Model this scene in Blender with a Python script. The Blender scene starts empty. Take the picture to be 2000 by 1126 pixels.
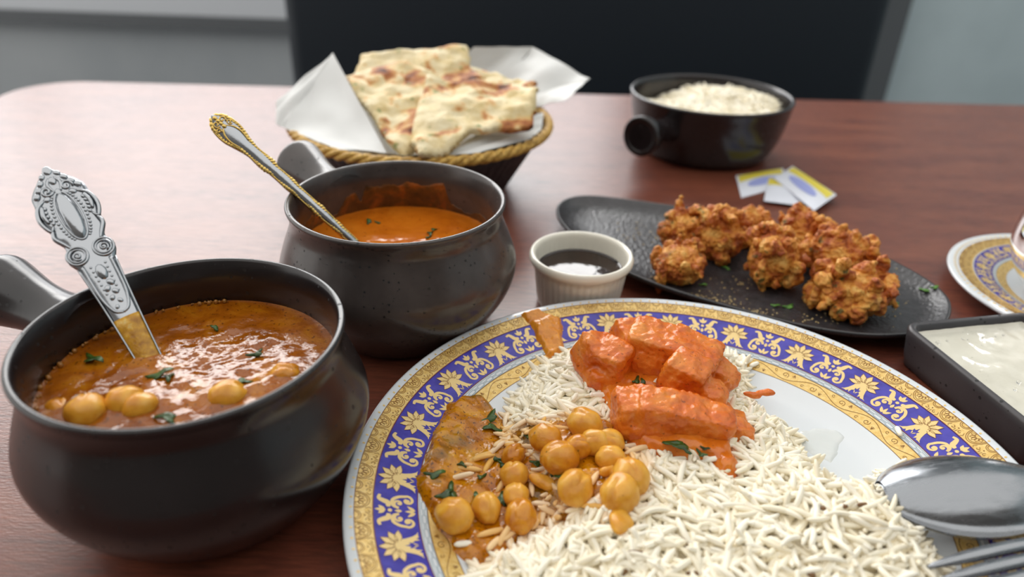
import bpy, math, random
import numpy as np
from mathutils import Vector, Matrix, noise, Euler

random.seed(7)
RNG = np.random.default_rng(11)
SC = bpy.context.scene
COL = SC.collection
pi = math.pi

# ------------------------------------------------------------------ camera
H, F, PITCH, ROLL = 0.24, 1400.0, math.radians(29.5), math.radians(2.0)
cam_d = bpy.data.cameras.new('camera')
cam = bpy.data.objects.new('camera', cam_d)
COL.objects.link(cam)
cam_d.sensor_fit = 'HORIZONTAL'
cam_d.sensor_width = 36.0
cam_d.lens = 36.0 * F / 2000.0
cam_d.clip_start = 0.01
cam_d.clip_end = 60
cam_d.dof.use_dof = True
cam_d.dof.focus_distance = 0.355
cam_d.dof.aperture_fstop = 5.2
_X = Vector((1, 0, 0)); _U = Vector((0, math.sin(PITCH), math.cos(PITCH))); _Fw = Vector((0, math.cos(PITCH), -math.sin(PITCH)))
_r = _X * math.cos(ROLL) + _U * math.sin(ROLL)
_u = -_X * math.sin(ROLL) + _U * math.cos(ROLL)
_b = -_Fw
cam.matrix_world = Matrix(((_r.x, _u.x, _b.x, 0), (_r.y, _u.y, _b.y, 0), (_r.z, _u.z, _b.z, H), (0, 0, 0, 1)))
SC.camera = cam

# ------------------------------------------------------------------ world, exposure
world = bpy.data.worlds.new('room_daylight'); SC.world = world
world.use_nodes = True
_bg = world.node_tree.nodes['Background']
_bg.inputs[0].default_value = (1.0, 0.985, 0.95, 1)
_bg.inputs[1].default_value = 1.12
WINDOW_STRENGTH = 7.0        # sky seen through the upper panes
LOWER_PANE_STRENGTH = 3.3        # lower panes made dimmer only to flatten the table glare
SC.view_settings.view_transform = 'Standard'
SC.view_settings.look = 'None'
SC.view_settings.gamma = 1.0
SC.view_settings.use_curve_mapping = False
SC.view_settings.exposure = 0.28
SC.cycles.use_denoising = True
SC.cycles.max_bounces = 8
SC.cycles.diffuse_bounces = 6

# ------------------------------------------------------------------ pixel helpers (measurements of the photograph, in metres)
def ray(x, y):
    a = (x - 1000) / F; b = -(y - 563) / F
    c, s = math.cos(ROLL), math.sin(ROLL)
    a, b = c * a - s * b, s * a + c * b
    return Vector((a, math.cos(PITCH) + b * math.sin(PITCH), -math.sin(PITCH) + b * math.cos(PITCH)))
def at(x, y, z=0.0):
    d = ray(x, y); t = (z - H) / d.z
    return Vector((d.x * t, d.y * t, z))
def on(x, y, z0, y0, k):
    """point on the tilted plane z = z0 + k*(Y-y0)"""
    d = ray(x, y); t = (z0 - k * y0 - H) / (d.z - k * d.y)
    return Vector((0, 0, H)) + d * t

# ------------------------------------------------------------------ materials
def hexc(s):
    s = s.lstrip('#'); v = [int(s[i:i + 2], 16) / 255 for i in (0, 2, 4)]
    return tuple(c / 12.92 if c <= 0.04045 else ((c + 0.055) / 1.055) ** 2.4 for c in v) + (1,)
class Mat:
    def __init__(s, name, base='#808080', rough=0.5, metal=0.0, spec=0.5, **kw):
        s.m = bpy.data.materials.new(name); s.m.use_nodes = True
        s.nt = s.m.node_tree; s.n = s.nt.nodes; s.l = s.nt.links
        s.p = s.n['Principled BSDF']
        s.set('Base Color', hexc(base) if isinstance(base, str) else base)
        s.set('Roughness', rough); s.set('Metallic', metal); s.set('Specular IOR Level', spec)
        for k, v in kw.items(): s.set(k.replace('_', ' '), v)
        s._tc = None
    def set(s, k, v): s.p.inputs[k].default_value = v
    def tc(s, scale=(1, 1, 1), kind='Object'):
        t = s.n.new('ShaderNodeTexCoord'); mp = s.n.new('ShaderNodeMapping'); mp.inputs['Scale'].default_value = scale
        s.l.new(t.outputs[kind], mp.inputs[0]); return mp.outputs[0]
    def noise(s, scale, detail=3, vec=None, rough=0.55, dist=0.0):
        n = s.n.new('ShaderNodeTexNoise'); n.inputs['Scale'].default_value = scale; n.inputs['Detail'].default_value = detail
        n.inputs['Roughness'].default_value = rough; n.inputs['Distortion'].default_value = dist
        s.l.new(vec or s.tc(), n.inputs['Vector']); return n.outputs[0]
    def voro(s, scale, feature='F1', vec=None, out='Distance', rnd=1.0):
        n = s.n.new('ShaderNodeTexVoronoi'); n.feature = feature; n.inputs['Scale'].default_value = scale
        n.inputs['Randomness'].default_value = rnd
        s.l.new(vec or s.tc(), n.inputs['Vector']); return n.outputs[out]
    def ramp(s, fac, stops, interp='LINEAR'):
        r = s.n.new('ShaderNodeValToRGB'); r.color_ramp.interpolation = interp
        e = r.color_ramp.elements
        while len(e) < len(stops): e.new(0.5)
        for i, (p, c) in enumerate(stops):
            e[i].position = p; e[i].color = hexc(c) if isinstance(c, str) else (c, c, c, 1)
        s.l.new(fac, r.inputs[0]); return r.outputs[0]
    def mix(s, fac, a, b, mode='MIX'):
        m = s.n.new('ShaderNodeMix'); m.data_type = 'RGBA'; m.blend_type = mode
        if isinstance(fac, float): m.inputs[0].default_value = fac
        else: s.l.new(fac, m.inputs[0])
        for v, i in ((a, 6), (b, 7)):
            if isinstance(v, str): m.inputs[i].default_value = hexc(v)
            else: s.l.new(v, m.inputs[i])
        return m.outputs[2]
    def math(s, op, a, b=0.0):
        m = s.n.new('ShaderNodeMath'); m.operation = op
        for v, i in ((a, 0), (b, 1)):
            if isinstance(v, (int, float)): m.inputs[i].default_value = v
            else: s.l.new(v, m.inputs[i])
        return m.outputs[0]
    def color(s, sock): s.l.new(sock, s.p.inputs['Base Color']); return s
    def roughness(s, sock): s.l.new(sock, s.p.inputs['Roughness']); return s
    def bump(s, sock, strength=0.3, dist=0.001):
        b = s.n.new('ShaderNodeBump'); b.inputs['Strength'].default_value = strength; b.inputs['Distance'].default_value = dist
        s.l.new(sock, b.inputs['Height']); s.l.new(b.outputs[0], s.p.inputs['Normal']); return s
    def attr(s, name):
        a = s.n.new('ShaderNodeAttribute'); a.attribute_name = name; return a.outputs['Color'], a.outputs['Fac']
    def sss(s, w, r=(1, .6, .4), scale=.002):
        s.set('Subsurface Weight', w); s.set('Subsurface Radius', r); s.set('Subsurface Scale', scale); return s

MT = {}
# table: reddish brown wood-grain laminate
m = Mat('table_wood', rough=0.3, spec=0.7)
g = m.noise(60, 4, m.tc((1, 9, 9)), .6, .4); g2 = m.noise(9, 3, m.tc((1, 4, 4)))
c = m.ramp(g, [(.3, '#45231a'), (.52, '#673428'), (.75, '#824734')]); c = m.mix(m.ramp(g2, [(.35, 0.), (.7, .55)]), c, '#8a5038')
m.color(c); gr = m.noise(900, 2, m.tc((.35, 1, 1)))
m.roughness(m.ramp(g, [(.3, .38), (.7, .3)])); m.bump(gr, .35, .0004); MT['wood'] = m.m
m = Mat('table_edge', '#3a1d16', .4); m.color(m.ramp(m.noise(40, 3, m.tc((1, 1, 8))), [(.3, '#2a140f'), (.7, '#4a261c')])); MT['wood_edge'] = m.m
def pot_material(name, base, lo, rough, speck=330.0):
    m = Mat(name, base, rough, 0.0, 0.6)
    n = m.noise(45, 3)
    c = m.ramp(n, [(.3, lo), (.7, base)])
    d = m.voro(speck); rc = m.voro(speck, out='Color')
    sep = m.n.new('ShaderNodeSeparateColor'); m.l.new(rc, sep.inputs[0])
    size = m.math('MULTIPLY', m.math('SUBTRACT', sep.outputs[0], .5), .62)
    spot = m.math('LESS_THAN', d, size)
    c = m.mix(spot, c, '#0d0b0c'); m.color(c)
    m.roughness(m.math('ADD', m.math('MULTIPLY', spot, .3), rough))
    m.bump(m.math('SUBTRACT', m.math('MULTIPLY', m.noise(600, 2), .25), m.math('MULTIPLY', spot, .6)), .25, .0004)
    return m.m
MT['pot'] = pot_material('dark_speckled_glaze', '#4b4340', '#393331', .25, 400)
MT['pot_smooth'] = pot_material('dark_brown_glaze', '#231d1e', '#191516', .23, 300)
MT['platter'] = pot_material('black_stoneware', '#343234', '#29282a', .36, 420)
_m = Mat('black_stoneware_pitted', '#333134', .34, 0, .6)
_m.color(_m.ramp(_m.noise(120, 3), [(.3, '#262527'), (.7, '#3c3a3d')]))
_m.bump(_m.mix(.5, _m.voro(420), _m.noise(300, 3)), .55, .0012); MT['platter_top'] = _m.m
MT['dish'] = pot_material('charcoal_dish_glaze', '#464345', '#3a373a', .36, 300)
m = Mat('porcelain', '#d6dadd', .12, 0, .5); MT['white'] = m.m
m = Mat('cream_porcelain', '#e9e4d6', .16, 0, .5); MT['cream'] = m.m
m = Mat('gold_print', '#dcb873', .3, .25, .5); m.color(m.ramp(m.noise(500, 2), [(.3, '#dcb462'), (.7, '#ecce88')])); MT['gold'] = m.m
m = Mat('blue_print', '#3c35a0', .22, 0, .5); m.color(m.ramp(m.noise(160, 4), [(.3, '#332c8f'), (.7, '#4a43b0')])); MT['blue'] = m.m
m = Mat('pale_gold_motif', '#e8cb8b', .3, .15, .5); MT['motif'] = m.m
m = Mat('brown_print', '#85551c', .35, .1); MT['brown'] = m.m
m = Mat('grey_print', '#7f949c', .35); MT['greyline'] = m.m
m = Mat('maroon_print', '#6b2735', .35); MT['maroon'] = m.m
# curries
def curry(name, cols, scale, rough, bump, fleck='#5a2d08', fl=.62, sss=.15, bscale=260, green=False):
    m = Mat(name, '#b06018', rough, 0, .55)
    n = m.noise(scale, 5, rough=.62, dist=.6)
    c = m.ramp(n, [(.28, cols[0]), (.5, cols[1]), (.74, cols[2])])
    f = m.ramp(m.noise(scale * 9, 2), [(fl, 0.), (fl + .06, .8)])
    c = m.mix(f, c, fleck); m.color(c)
    m.bump(m.mix(.4, m.noise(bscale, 3), m.noise(bscale * .35, 2)), bump, .0012)
    if green:
        c = m.mix(m.ramp(m.noise(48, 4), [(.5, 0.), (.66, .75)]), c, '#5f4a10'); m.color(c)
    return m.m
MT['chana'] = curry('chickpea_curry', ['#743806', '#94500a', '#b57416'], 55, .06, .5)
MT['chana_plate'] = curry('chickpea_curry_on_plate', ['#8f4a04', '#c07806', '#dca014'], 75, .04, .6, fl=.6, sss=.05, green=True, bscale=420)
MT['tikka'] = curry('creamy_orange_curry', ['#b0560c', '#c86c16', '#d27a20'], 40, .12, .1, '#6a2c0c', .66)
MT['tikka_plate'] = curry('orange_sauce', ['#c05a10', '#d8761e', '#e48c30'], 90, .15, .3, '#7a2c0c', .66, .05)
MT['drip'] = curry('orange_sauce_smear', ['#c4741c', '#d68826', '#e09a38'], 90, .15, .6, '#7a3c0c', .66, .05)
m = Mat('dried_curry_film', '#7a4418', .35, 0, .4)
c = m.ramp(m.noise(70, 5, rough=.65, dist=.5), [(.3, '#3f2b14'), (.5, '#6e4218'), (.68, '#a85a1c')]); m.color(c)
m.bump(m.noise(500, 4), .6, .001); MT['film'] = m.m
m = Mat('chicken', '#cf5a1c', .15, 0, .55)
c = m.ramp(m.noise(70, 5, rough=.6, dist=.3), [(.25, '#c04a0c'), (.48, '#da701c'), (.75, '#e6943c')])
c = m.mix(m.ramp(m.noise(420, 2), [(.66, 0.), (.72, .6)]), c, '#6b2a08'); m.color(c)
m.bump(m.noise(300, 5), .5, .0016); m.sss(.08, (1, .5, .2), .002); MT['chicken'] = m.m
m = Mat('chickpea_skin', '#d8982f', .3, 0, .5)
c = m.ramp(m.noise(110, 3, dist=.3), [(.3, '#cc8620'), (.5, '#dda034'), (.75, '#e8b858')])
c = m.mix(m.ramp(m.noise(600, 2), [(.7, 0.), (.76, .5)]), c, '#7a3c08'); m.color(c)
m.bump(m.noise(320, 4), .25, .0008); m.sss(.25, (1, .6, .25), .003); MT['chickpea'] = m.m
m = Mat('chickpea_skin_sauced', '#c07a22', .2, 0, .5)
c = m.ramp(m.noise(150, 5, dist=.5), [(.3, '#b0640c'), (.5, '#d0891f'), (.75, '#dfa63a')])
c = m.mix(m.ramp(m.noise(260, 3), [(.66, 0.), (.72, .8)]), c, '#3d3a10'); m.color(c)
m.bump(m.noise(320, 4), .35, .001); m.sss(.2, (1, .6, .25), .003); MT['chickpea2'] = m.m
m = Mat('cilantro', '#2f4a1c', .3, 0, .5); m.color(m.ramp(m.noise(300, 3), [(.3, '#1c2f10'), (.7, '#446424')])); MT['herb'] = m.m
m = Mat('fresh_herb', '#4d8a2a', .45); m.color(m.ramp(m.noise(400, 3), [(.3, '#2f5e18'), (.7, '#6aa03a')])); MT['herb_fresh'] = m.m
m = Mat('basmati_rice', '#efe9dc', .45, 0, .35)
cc, _f = m.attr('tint'); m.color(cc); MT['rice'] = m.m
m = Mat('cumin_seed', '#6d4a22', .5); MT['cumin'] = m.m
m = Mat('yogurt_sauce', '#d9d4c4', .1, 0, .5)
c = m.ramp(m.noise(50, 4), [(.3, '#cfcaba'), (.7, '#dedacb')]); c = m.mix(m.ramp(m.noise(330, 3), [(.68, 0.), (.74, .55)]), c, '#8f8f78')
m.color(c); m.bump(m.noise(140, 3), .18, .0012); MT['raita'] = m.m
m = Mat('dark_tamarind_sauce', '#1b0c05', .05, 0, .5); m.color(m.ramp(m.noise(60, 3), [(.3, '#120703'), (.7, '#2c1508')])); MT['tamarind'] = m.m
m = Mat('steel', '#94979b', .2, 1.0); m.bump(m.noise(500, 3, m.tc((1, 6, 6))), .05, .0004)
m.roughness(m.ramp(m.noise(120, 4, m.tc((1, 5, 1))), [(.35, .16), (.7, .36)])); MT['steel'] = m.m
m = Mat('old_silver', '#abaeb2', .17, 1.0); m.bump(m.noise(420, 3), .15, .0005); MT['silver'] = m.m
m = Mat('silver_darkened', '#6f7276', .35, 1.0); MT['silver_dark'] = m.m
m = Mat('gold_plate', '#d8b76a', .24, 1.0); m.bump(m.noise(600, 3), .3, .0006); MT['goldmetal'] = m.m
m = Mat('curry_on_metal', '#b9820f', .3, 0, .5); m.color(m.ramp(m.noise(260, 4), [(.35, '#a06a08'), (.6, '#cf9a24'), (.75, '#d8c07a')])); m.bump(m.noise(500, 3), .4, .0008); MT['coat'] = m.m
# bread, basket, paper
m = Mat('naan', '#e6d6ae', .6, 0, .3)
n1 = m.noise(34, 3, dist=.4)
c = m.ramp(m.noise(60, 4), [(.3, '#cfb67c'), (.5, '#dfcda2'), (.75, '#e6dab8')])
c = m.mix(m.ramp(n1, [(.51, 0.), (.58, .85), (.68, 1.)]), c, m.ramp(n1, [(.54, '#d69a3f'), (.61, '#a9571a'), (.69, '#4f2412')]))
c = m.mix(m.ramp(m.noise(95, 2), [(.64, 0.), (.7, .75)]), c, '#7d8a4c'); m.color(c)
m.bump(m.noise(140, 4), .5, .003); MT['naan'] = m.m
m = Mat('parchment', '#dcdcda', .6, 0, .3); m.bump(m.noise(60, 2), .2, .002); m.set('Transmission Weight', 0.0); MT['paper'] = m.m
m = Mat('straw_cord', '#c79a3e', .55); m.color(m.ramp(m.noise(300, 3, m.tc((1, 1, 1))), [(.3, '#9a6f22'), (.7, '#e0b65c')])); MT['straw'] = m.m
m = Mat('dark_wicker', '#2b272b', .5); m.bump(m.voro(260), .5, .002); MT['wicker'] = m.m
m = Mat('pakora', '#b8721f', .42, 0, .5)
c = m.ramp(m.noise(75, 6, rough=.65, dist=.6), [(.28, '#5a220a'), (.43, '#b85c1c'), (.54, '#dc9236'), (.68, '#f0c068')])  # browned crust at random, with the darkness of recesses put into the colour
c = m.mix(m.ramp(m.noise(60, 3), [(.56, 0.), (.68, .75)]), c, '#8c2f10')
c = m.mix(m.ramp(m.noise(105, 3), [(.64, 0.), (.69, .85)]), c, '#49501c'); m.color(c)
m.bump(m.noise(330, 5, rough=.7), .7, .002); MT['pakora'] = m.m
m = Mat('spice_crumbs', '#c4ab78', .8); MT['crumb'] = m.m
# packets
MT['packet_white'] = Mat('packet_white', '#dfe2ec', .5).m
MT['packet_yellow'] = Mat('packet_yellow', '#e2d04a', .5).m
MT['packet_blue'] = Mat('packet_blue', '#9aa2d8', .5).m
# room
MT['bench'] = Mat('black_vinyl', '#1a2129', .55, 0, .35).m
m = Mat('wall_paint_grey', '#8b9094', .8); m.color(m.ramp(m.noise(3, 3), [(.3, '#9da2a6'), (.7, '#a9adb0')])); MT['wall'] = m.m
m = Mat('wall_paint_blue_grey', '#8d9da3', .8); m.color(m.ramp(m.noise(3, 3), [(.3, '#bccace'), (.7, '#c8d6da')])); MT['wall2'] = m.m
m = Mat('wall_paint_taupe', '#6f6a66', .8); m.color(m.ramp(m.noise(3, 3), [(.3, '#6a6561'), (.7, '#75706c')])); MT['wall_dark'] = m.m
MT['trim'] = Mat('trim_white', '#c9ccd1', .5).m
MT['trim_dark'] = Mat('trim_dark', '#5a5d60', .5).m
m = Mat('floor_tile', '#5d5f63', .5); m.color(m.ramp(m.noise(4, 3), [(.3, '#55575b'), (.7, '#66686b')])); MT['floor'] = m.m
m = Mat('daylit_pane', '#ffffff', .2); m.set('Emission Color', (1.0, 0.99, 0.97, 1)); m.set('Emission Strength', WINDOW_STRENGTH); MT['pane'] = m.m
m = Mat('daylit_lower_pane', '#ffffff', .2); m.set('Emission Color', (0.97, 0.98, 1.0, 1)); m.set('Emission Strength', LOWER_PANE_STRENGTH); MT['pane_low'] = m.m
m = Mat('clear_glass', '#ffffff', .02); m.set('Transmission Weight', 1.0); m.set('IOR', 1.45); MT['glass'] = m.m
m = Mat('amber_tea', '#b98a3a', .05); m.set('Transmission Weight', .6); MT['tea'] = m.m
m = Mat('bubble', '#c98a3a', .03, 0, .6); m.set('Transmission Weight', .5); MT['bubble'] = m.m
MT['black'] = Mat('black_chip', '#202020', .4).m  # even black, used on the rim chip

# ------------------------------------------------------------------ object helpers
def link(o): COL.objects.link(o); return o
def thing(name, label, cat, loc=(0, 0, 0), group=None):
    o = bpy.data.objects.new(name, None); link(o); o.location = loc; o.empty_display_size = .01
    o['label'] = label; o['category'] = cat
    if group: o['group'] = group
    return o
def tag(o, label, cat, group=None, kind=None):
    o['label'] = label; o['category'] = cat
    if group: o['group'] = group
    if kind: o['kind'] = kind
    return o
def wloc(o):
    v = Vector(o.location)
    while o.parent: o = o.parent; v = v + Vector(o.location)
    return v
def mesh_obj(name, V, Fc, mat, parent=None, smooth=True, mi=None, loc=None):
    """V are world coordinates; the object sits at its parent, or at the middle of its base."""
    V = np.asarray(V, float).reshape(-1, 3)
    if parent is not None: o0 = np.array(wloc(parent)); L = (0, 0, 0)
    else:
        if loc is None:
            lo, hi = V.min(0), V.max(0); loc = ((lo[0] + hi[0]) / 2, (lo[1] + hi[1]) / 2, lo[2])
        o0 = np.array(loc); L = loc
    me = bpy.data.meshes.new(name)
    me.from_pydata((V - o0).tolist(), [], [tuple(int(i) for i in f) for f in Fc])
    mats = mat if isinstance(mat, (list, tuple)) else [mat]
    for mm in mats: me.materials.append(MT[mm])
    if mi is not None: me.polygons.foreach_set('material_index', np.asarray(mi, dtype=np.int32))
    if smooth: me.polygons.foreach_set('use_smooth', np.ones(len(me.polygons), dtype=bool))
    me.update()
    o = bpy.data.objects.new(name, me); link(o); o.location = L
    if parent is not None: o.parent = parent
    return o
class MB:
    def __init__(s): s.V = []; s.F = []; s.M = []
    def add(s, V, Fc, m=0):
        k = len(s.V); s.V.extend([tuple(v) for v in V]); s.F.extend([tuple(i + k for i in f) for f in Fc]); s.M.extend([m] * len(Fc)); return s
    def build(s, name, mat, parent=None, smooth=True, loc=None):
        return mesh_obj(name, s.V, s.F, mat, parent, smooth, s.M if isinstance(mat, (list, tuple)) else None, loc)
def lathe(prof, n=96, c=(0, 0, 0), rad=None):
    """closed-of-revolution surface from (r,z) profile; rad(theta,r,z)-> r'"""
    V = []; Fc = []; idx = []
    for (r, z) in prof:
        if r < 1e-7: idx.append([len(V)]); V.append((c[0], c[1], c[2] + z))
        else:
            ring = []
            for i in range(n):
                a = 2 * pi * i / n; rr = rad(a, r, z) if rad else r
                ring.append(len(V)); V.append((c[0] + rr * math.cos(a), c[1] + rr * math.sin(a), c[2] + z))
            idx.append(ring)
    for A, B in zip(idx, idx[1:]):
        for i in range(n):
            j = (i + 1) % n
            if len(A) == 1 and len(B) == 1: continue
            if len(A) == 1: Fc.append((A[0], B[i], B[j]))
            elif len(B) == 1: Fc.append((A[i], B[0], A[j]))
            else: Fc.append((A[i], B[i], B[j], A[j]))
    return V, Fc
def smooth_profile(pts, k=6):
    """Catmull-Rom through profile points"""
    P = [pts[0]] + list(pts) + [pts[-1]]; out = []
    for i in range(1, len(P) - 2):
        for j in range(k):
            t = j / k; q = []
            for d in range(len(pts[0])):
                a, b, c_, e = P[i - 1][d], P[i][d], P[i + 1][d], P[i + 2][d]
                q.append(.5 * (2 * b + (c_ - a) * t + (2 * a - 5 * b + 4 * c_ - e) * t * t + (3 * b - a - 3 * c_ + e) * t ** 3))
            out.append(tuple(q))
    out.append(tuple(pts[-1])); return out
def tube(path, radii, n=10, cap=True, flat=1.0, up=None):
    path = [Vector(p) for p in path]; V = []; Fc = []
    if not isinstance(radii, (list, tuple)): radii = [radii] * len(path)
    prev = None
    for i, p in enumerate(path):
        t = (path[min(i + 1, len(path) - 1)] - path[max(i - 1, 0)]).normalized()
        if prev is None:
            a = Vector(up) if up is not None else (Vector((0, 0, 1)) if abs(t.z) < .9 else Vector((1, 0, 0)))
        else: a = prev
        a = (a - t * a.dot(t)).normalized(); b = t.cross(a); prev = a
        for k in range(n):
            w = 2 * pi * k / n
            V.append(p + a * math.cos(w) * radii[i] * flat + b * math.sin(w) * radii[i])
    for i in range(len(path) - 1):
        for k in range(n):
            j = (k + 1) % n
            Fc.append((i * n + k, i * n + j, (i + 1) * n + j, (i + 1) * n + k))
    if cap:
        Fc.append(tuple(range(n - 1, -1, -1))); Fc.append(tuple(range((len(path) - 1) * n, len(path) * n)))
    return V, Fc
def box(x0, x1, y0, y1, z0, z1):
    V = [(x, y, z) for z in (z0, z1) for y in (y0, y1) for x in (x0, x1)]
    return V, [(0, 2, 3, 1), (4, 5, 7, 6), (0, 1, 5, 4), (2, 6, 7, 3), (0, 4, 6, 2), (1, 3, 7, 5)]
def sphere(c, r, rot=None, nu=14, nv=9, power=1.0):
    V = []; Fc = []; r = r if isinstance(r, (list, tuple)) else (r, r, r)
    R = rot.to_matrix() if rot is not None else None
    sp = lambda v: math.copysign(abs(v) ** power, v)
    for j in range(nv + 1):
        ph = -pi / 2 + pi * j / nv
        for i in range(nu):
            th = 2 * pi * i / nu
            v = Vector((r[0] * sp(math.cos(ph)) * sp(math.cos(th)), r[1] * sp(math.cos(ph)) * sp(math.sin(th)), r[2] * sp(math.sin(ph))))
            if R: v = R @ v
            V.append((v.x + c[0], v.y + c[1], v.z + c[2]))
    for j in range(nv):
        for i in range(nu):
            k = (i + 1) % nu
            Fc.append((j * nu + i, j * nu + k, (j + 1) * nu + k, (j + 1) * nu + i))
    return V, Fc
_tmpcount = 0
def blob(name, prims, voxel, mat, parent=None, smooth_it=3, disp=(), seed=0, loc=None):
    """union of (center, radii, euler, power) ellipsoids grown into one skin, smoothed and roughened"""
    b = MB()
    for (c, r, e, pw) in prims: b.add(*sphere(c, r, e, 20, 12, pw))
    V = np.array(b.V); lo, hi = V.min(0), V.max(0)
    o0 = np.array(loc) if loc is not None else np.array(((lo[0] + hi[0]) / 2, (lo[1] + hi[1]) / 2, lo[2]))
    S = 100.0                                   # remesh in centimetres
    me = bpy.data.meshes.new('t'); me.from_pydata(((V - o0) * S).tolist(), [], b.F)
    ob = bpy.data.objects.new('t', me); link(ob)
    rm = ob.modifiers.new('r', 'REMESH'); rm.mode = 'VOXEL'; rm.voxel_size = voxel * S
    if smooth_it:
        sm = ob.modifiers.new('s', 'SMOOTH'); sm.iterations = smooth_it; sm.factor = .5
    dg = bpy.context.evaluated_depsgraph_get(); ev = ob.evaluated_get(dg)
    m2 = bpy.data.meshes.new_from_object(ev)
    bpy.data.objects.remove(ob); bpy.data.meshes.remove(me)
    n = len(m2.vertices); co = np.empty(n * 3); m2.vertices.foreach_get('co', co); co = co.reshape(-1, 3) / S
    if disp:
        no = np.empty(n * 3); m2.vertices.foreach_get('normal', no); no = no.reshape(-1, 3)
        off = Vector((seed * 1.37, seed * 2.11, seed * .73))
        for (sc, amp, kind) in disp:
            d = np.empty(n)
            for i in range(n):
                p = Vector(co[i]) * sc + off
                if kind == 'r': d[i] = 1 - 2 * abs(noise.noise(p))
                elif kind == 't': d[i] = noise.turbulence(p, 3, False)
                else: d[i] = noise.noise(p)
            co = co + no * (d * amp)[:, None]
    m2.vertices.foreach_set('co', co.ravel()); m2.materials.clear(); m2.materials.append(MT[mat])
    m2.polygons.foreach_set('use_smooth', np.ones(len(m2.polygons), dtype=bool)); m2.update(); m2.name = name
    o = bpy.data.objects.new(name, m2); link(o)
    if parent is not None:
        o.parent = parent; o.location = Vector(o0) - wloc(parent)
    else: o.location = o0
    return o
def fbm(x, y, s, seed=0.0, oct_=3):
    return np.array([noise.fractal(Vector((a * s + seed, b * s - seed, seed * .3)), 1.0, 2.0, oct_) for a, b in zip(np.ravel(x), np.ravel(y))]).reshape(np.shape(x))
def poly_sd(poly, X, Y):
    """signed distance to a polygon, positive inside"""
    P = np.asarray(poly, float); d = np.full(X.shape, 1e9); ins = np.zeros(X.shape, bool)
    for (x0, y0), (x1, y1) in zip(P, np.roll(P, -1, 0)):
        ex, ey = x1 - x0, y1 - y0; t = np.clip(((X - x0) * ex + (Y - y0) * ey) / (ex * ex + ey * ey + 1e-15), 0, 1)
        d = np.minimum(d, np.hypot(X - x0 - t * ex, Y - y0 - t * ey))
        cr = ((y0 > Y) != (y1 > Y)) & (X < (x1 - x0) * (Y - y0) / (y1 - y0 + 1e-15) + x0)
        ins ^= cr
    return np.where(ins, d, -d)
def sstep(x): x = np.clip(x, 0, 1); return x * x * (3 - 2 * x)
def pool(name, poly, zf, mat, parent=None, cell=.0009, th=.003, edge=.004, nz=(90, .0008), seed=1.0, dip=.0012, loc=None):
    """sauce lying on a surface zf(X,Y): swells to th inside the outline and dips under the surface at its edge"""
    P = np.asarray([(p[0], p[1]) for p in poly]); lo = P.min(0) - .004; hi = P.max(0) + .004
    nx = int((hi[0] - lo[0]) / cell) + 2; ny = int((hi[1] - lo[1]) / cell) + 2
    X, Y = np.meshgrid(lo[0] + np.arange(nx) * cell, lo[1] + np.arange(ny) * cell)
    D = poly_sd(P, X, Y) + fbm(X, Y, 140, seed, 3) * .0014
    Z = zf(X, Y) - dip + (th + dip) * sstep((D + .001) / edge) + fbm(X, Y, nz[0], seed + 3, 3) * nz[1] * sstep(D / .003)
    keep = D > -.0012
    idx = -np.ones(X.shape, int); cellok = keep[:-1, :-1] & keep[1:, :-1] & keep[:-1, 1:] & keep[1:, 1:]
    used = np.zeros(X.shape, bool)
    used[:-1, :-1] |= cellok; used[1:, :-1] |= cellok; used[:-1, 1:] |= cellok; used[1:, 1:] |= cellok
    idx[used] = np.arange(used.sum())
    J, I = np.nonzero(cellok)
    Fc = np.stack([idx[J, I], idx[J, I + 1], idx[J + 1, I + 1], idx[J + 1, I]], 1)
    V = np.stack([X[used], Y[used], Z[used]], 1)
    return mesh_obj(name, V, Fc, mat, parent, True, loc=loc)

# ------------------------------------------------------------------ the room
def struct(o): o['kind'] = 'structure'; return o
FZ = -0.75; YW = 2.7
b = MB(); b.add(*box(-3.4, 3.4, -1.6, YW + .2, FZ - .05, FZ)); struct(b.build('floor', 'floor', smooth=False))
WX0, WX1, WZ0, WZ1 = -3.0, 0.42, 0.36, 2.15
b = MB()
b.add(*box(-3.4, 1.28, YW, YW + .14, FZ, WZ0), 0); b.add(*box(-3.4, 1.28, YW, YW + .14, WZ1, 3.0), 0)
b.add(*box(-3.4, WX0, YW, YW + .14, WZ0, WZ1), 0); b.add(*box(WX1, 1.28, YW, YW + .14, WZ0, WZ1), 0)
b.add(*box(1.28, 3.4, YW, YW + .14, FZ, 3.0), 1)
struct(b.build('wall_back', ['wall', 'wall2'], smooth=False))
b = MB(); b.add(*box(2.6, 2.74, -1.6, YW, FZ, 2.5)); struct(b.build('wall_right', 'wall2', smooth=False))
b = MB(); b.add(*box(-3.4, 3.4, -1.74, -1.6, FZ, 2.3)); struct(b.build('light_block_wall', 'wall_dark', smooth=False))  # unseen wall added behind the camera to cut the front light
b = MB(); b.add(*box(1.24, 1.33, YW - .07, YW, FZ, 2.5)); struct(b.build('dark_strip', 'trim_dark', smooth=False))  # dark upright strip against the back wall
b = MB(); b.add(*box(-3.4, -.55, YW - .05, YW, -.245, -.205)); struct(b.build('trim_2', 'trim_dark', smooth=False))
b = MB(); b.add(*box(-3.4, -.55, YW - .03, YW, -.205, .30)); struct(b.build('trim_3', 'trim', smooth=False))
w = bpy.data.objects.new('window_1', None); link(w); w.location = (WX0, YW, WZ0); w['kind'] = 'structure'
b = MB()
fr = .05
b.add(*box(WX0, WX1, YW + .02, YW + .09, WZ0, WZ0 + fr)); b.add(*box(WX0, WX1, YW + .02, YW + .09, WZ1 - fr, WZ1))
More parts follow.
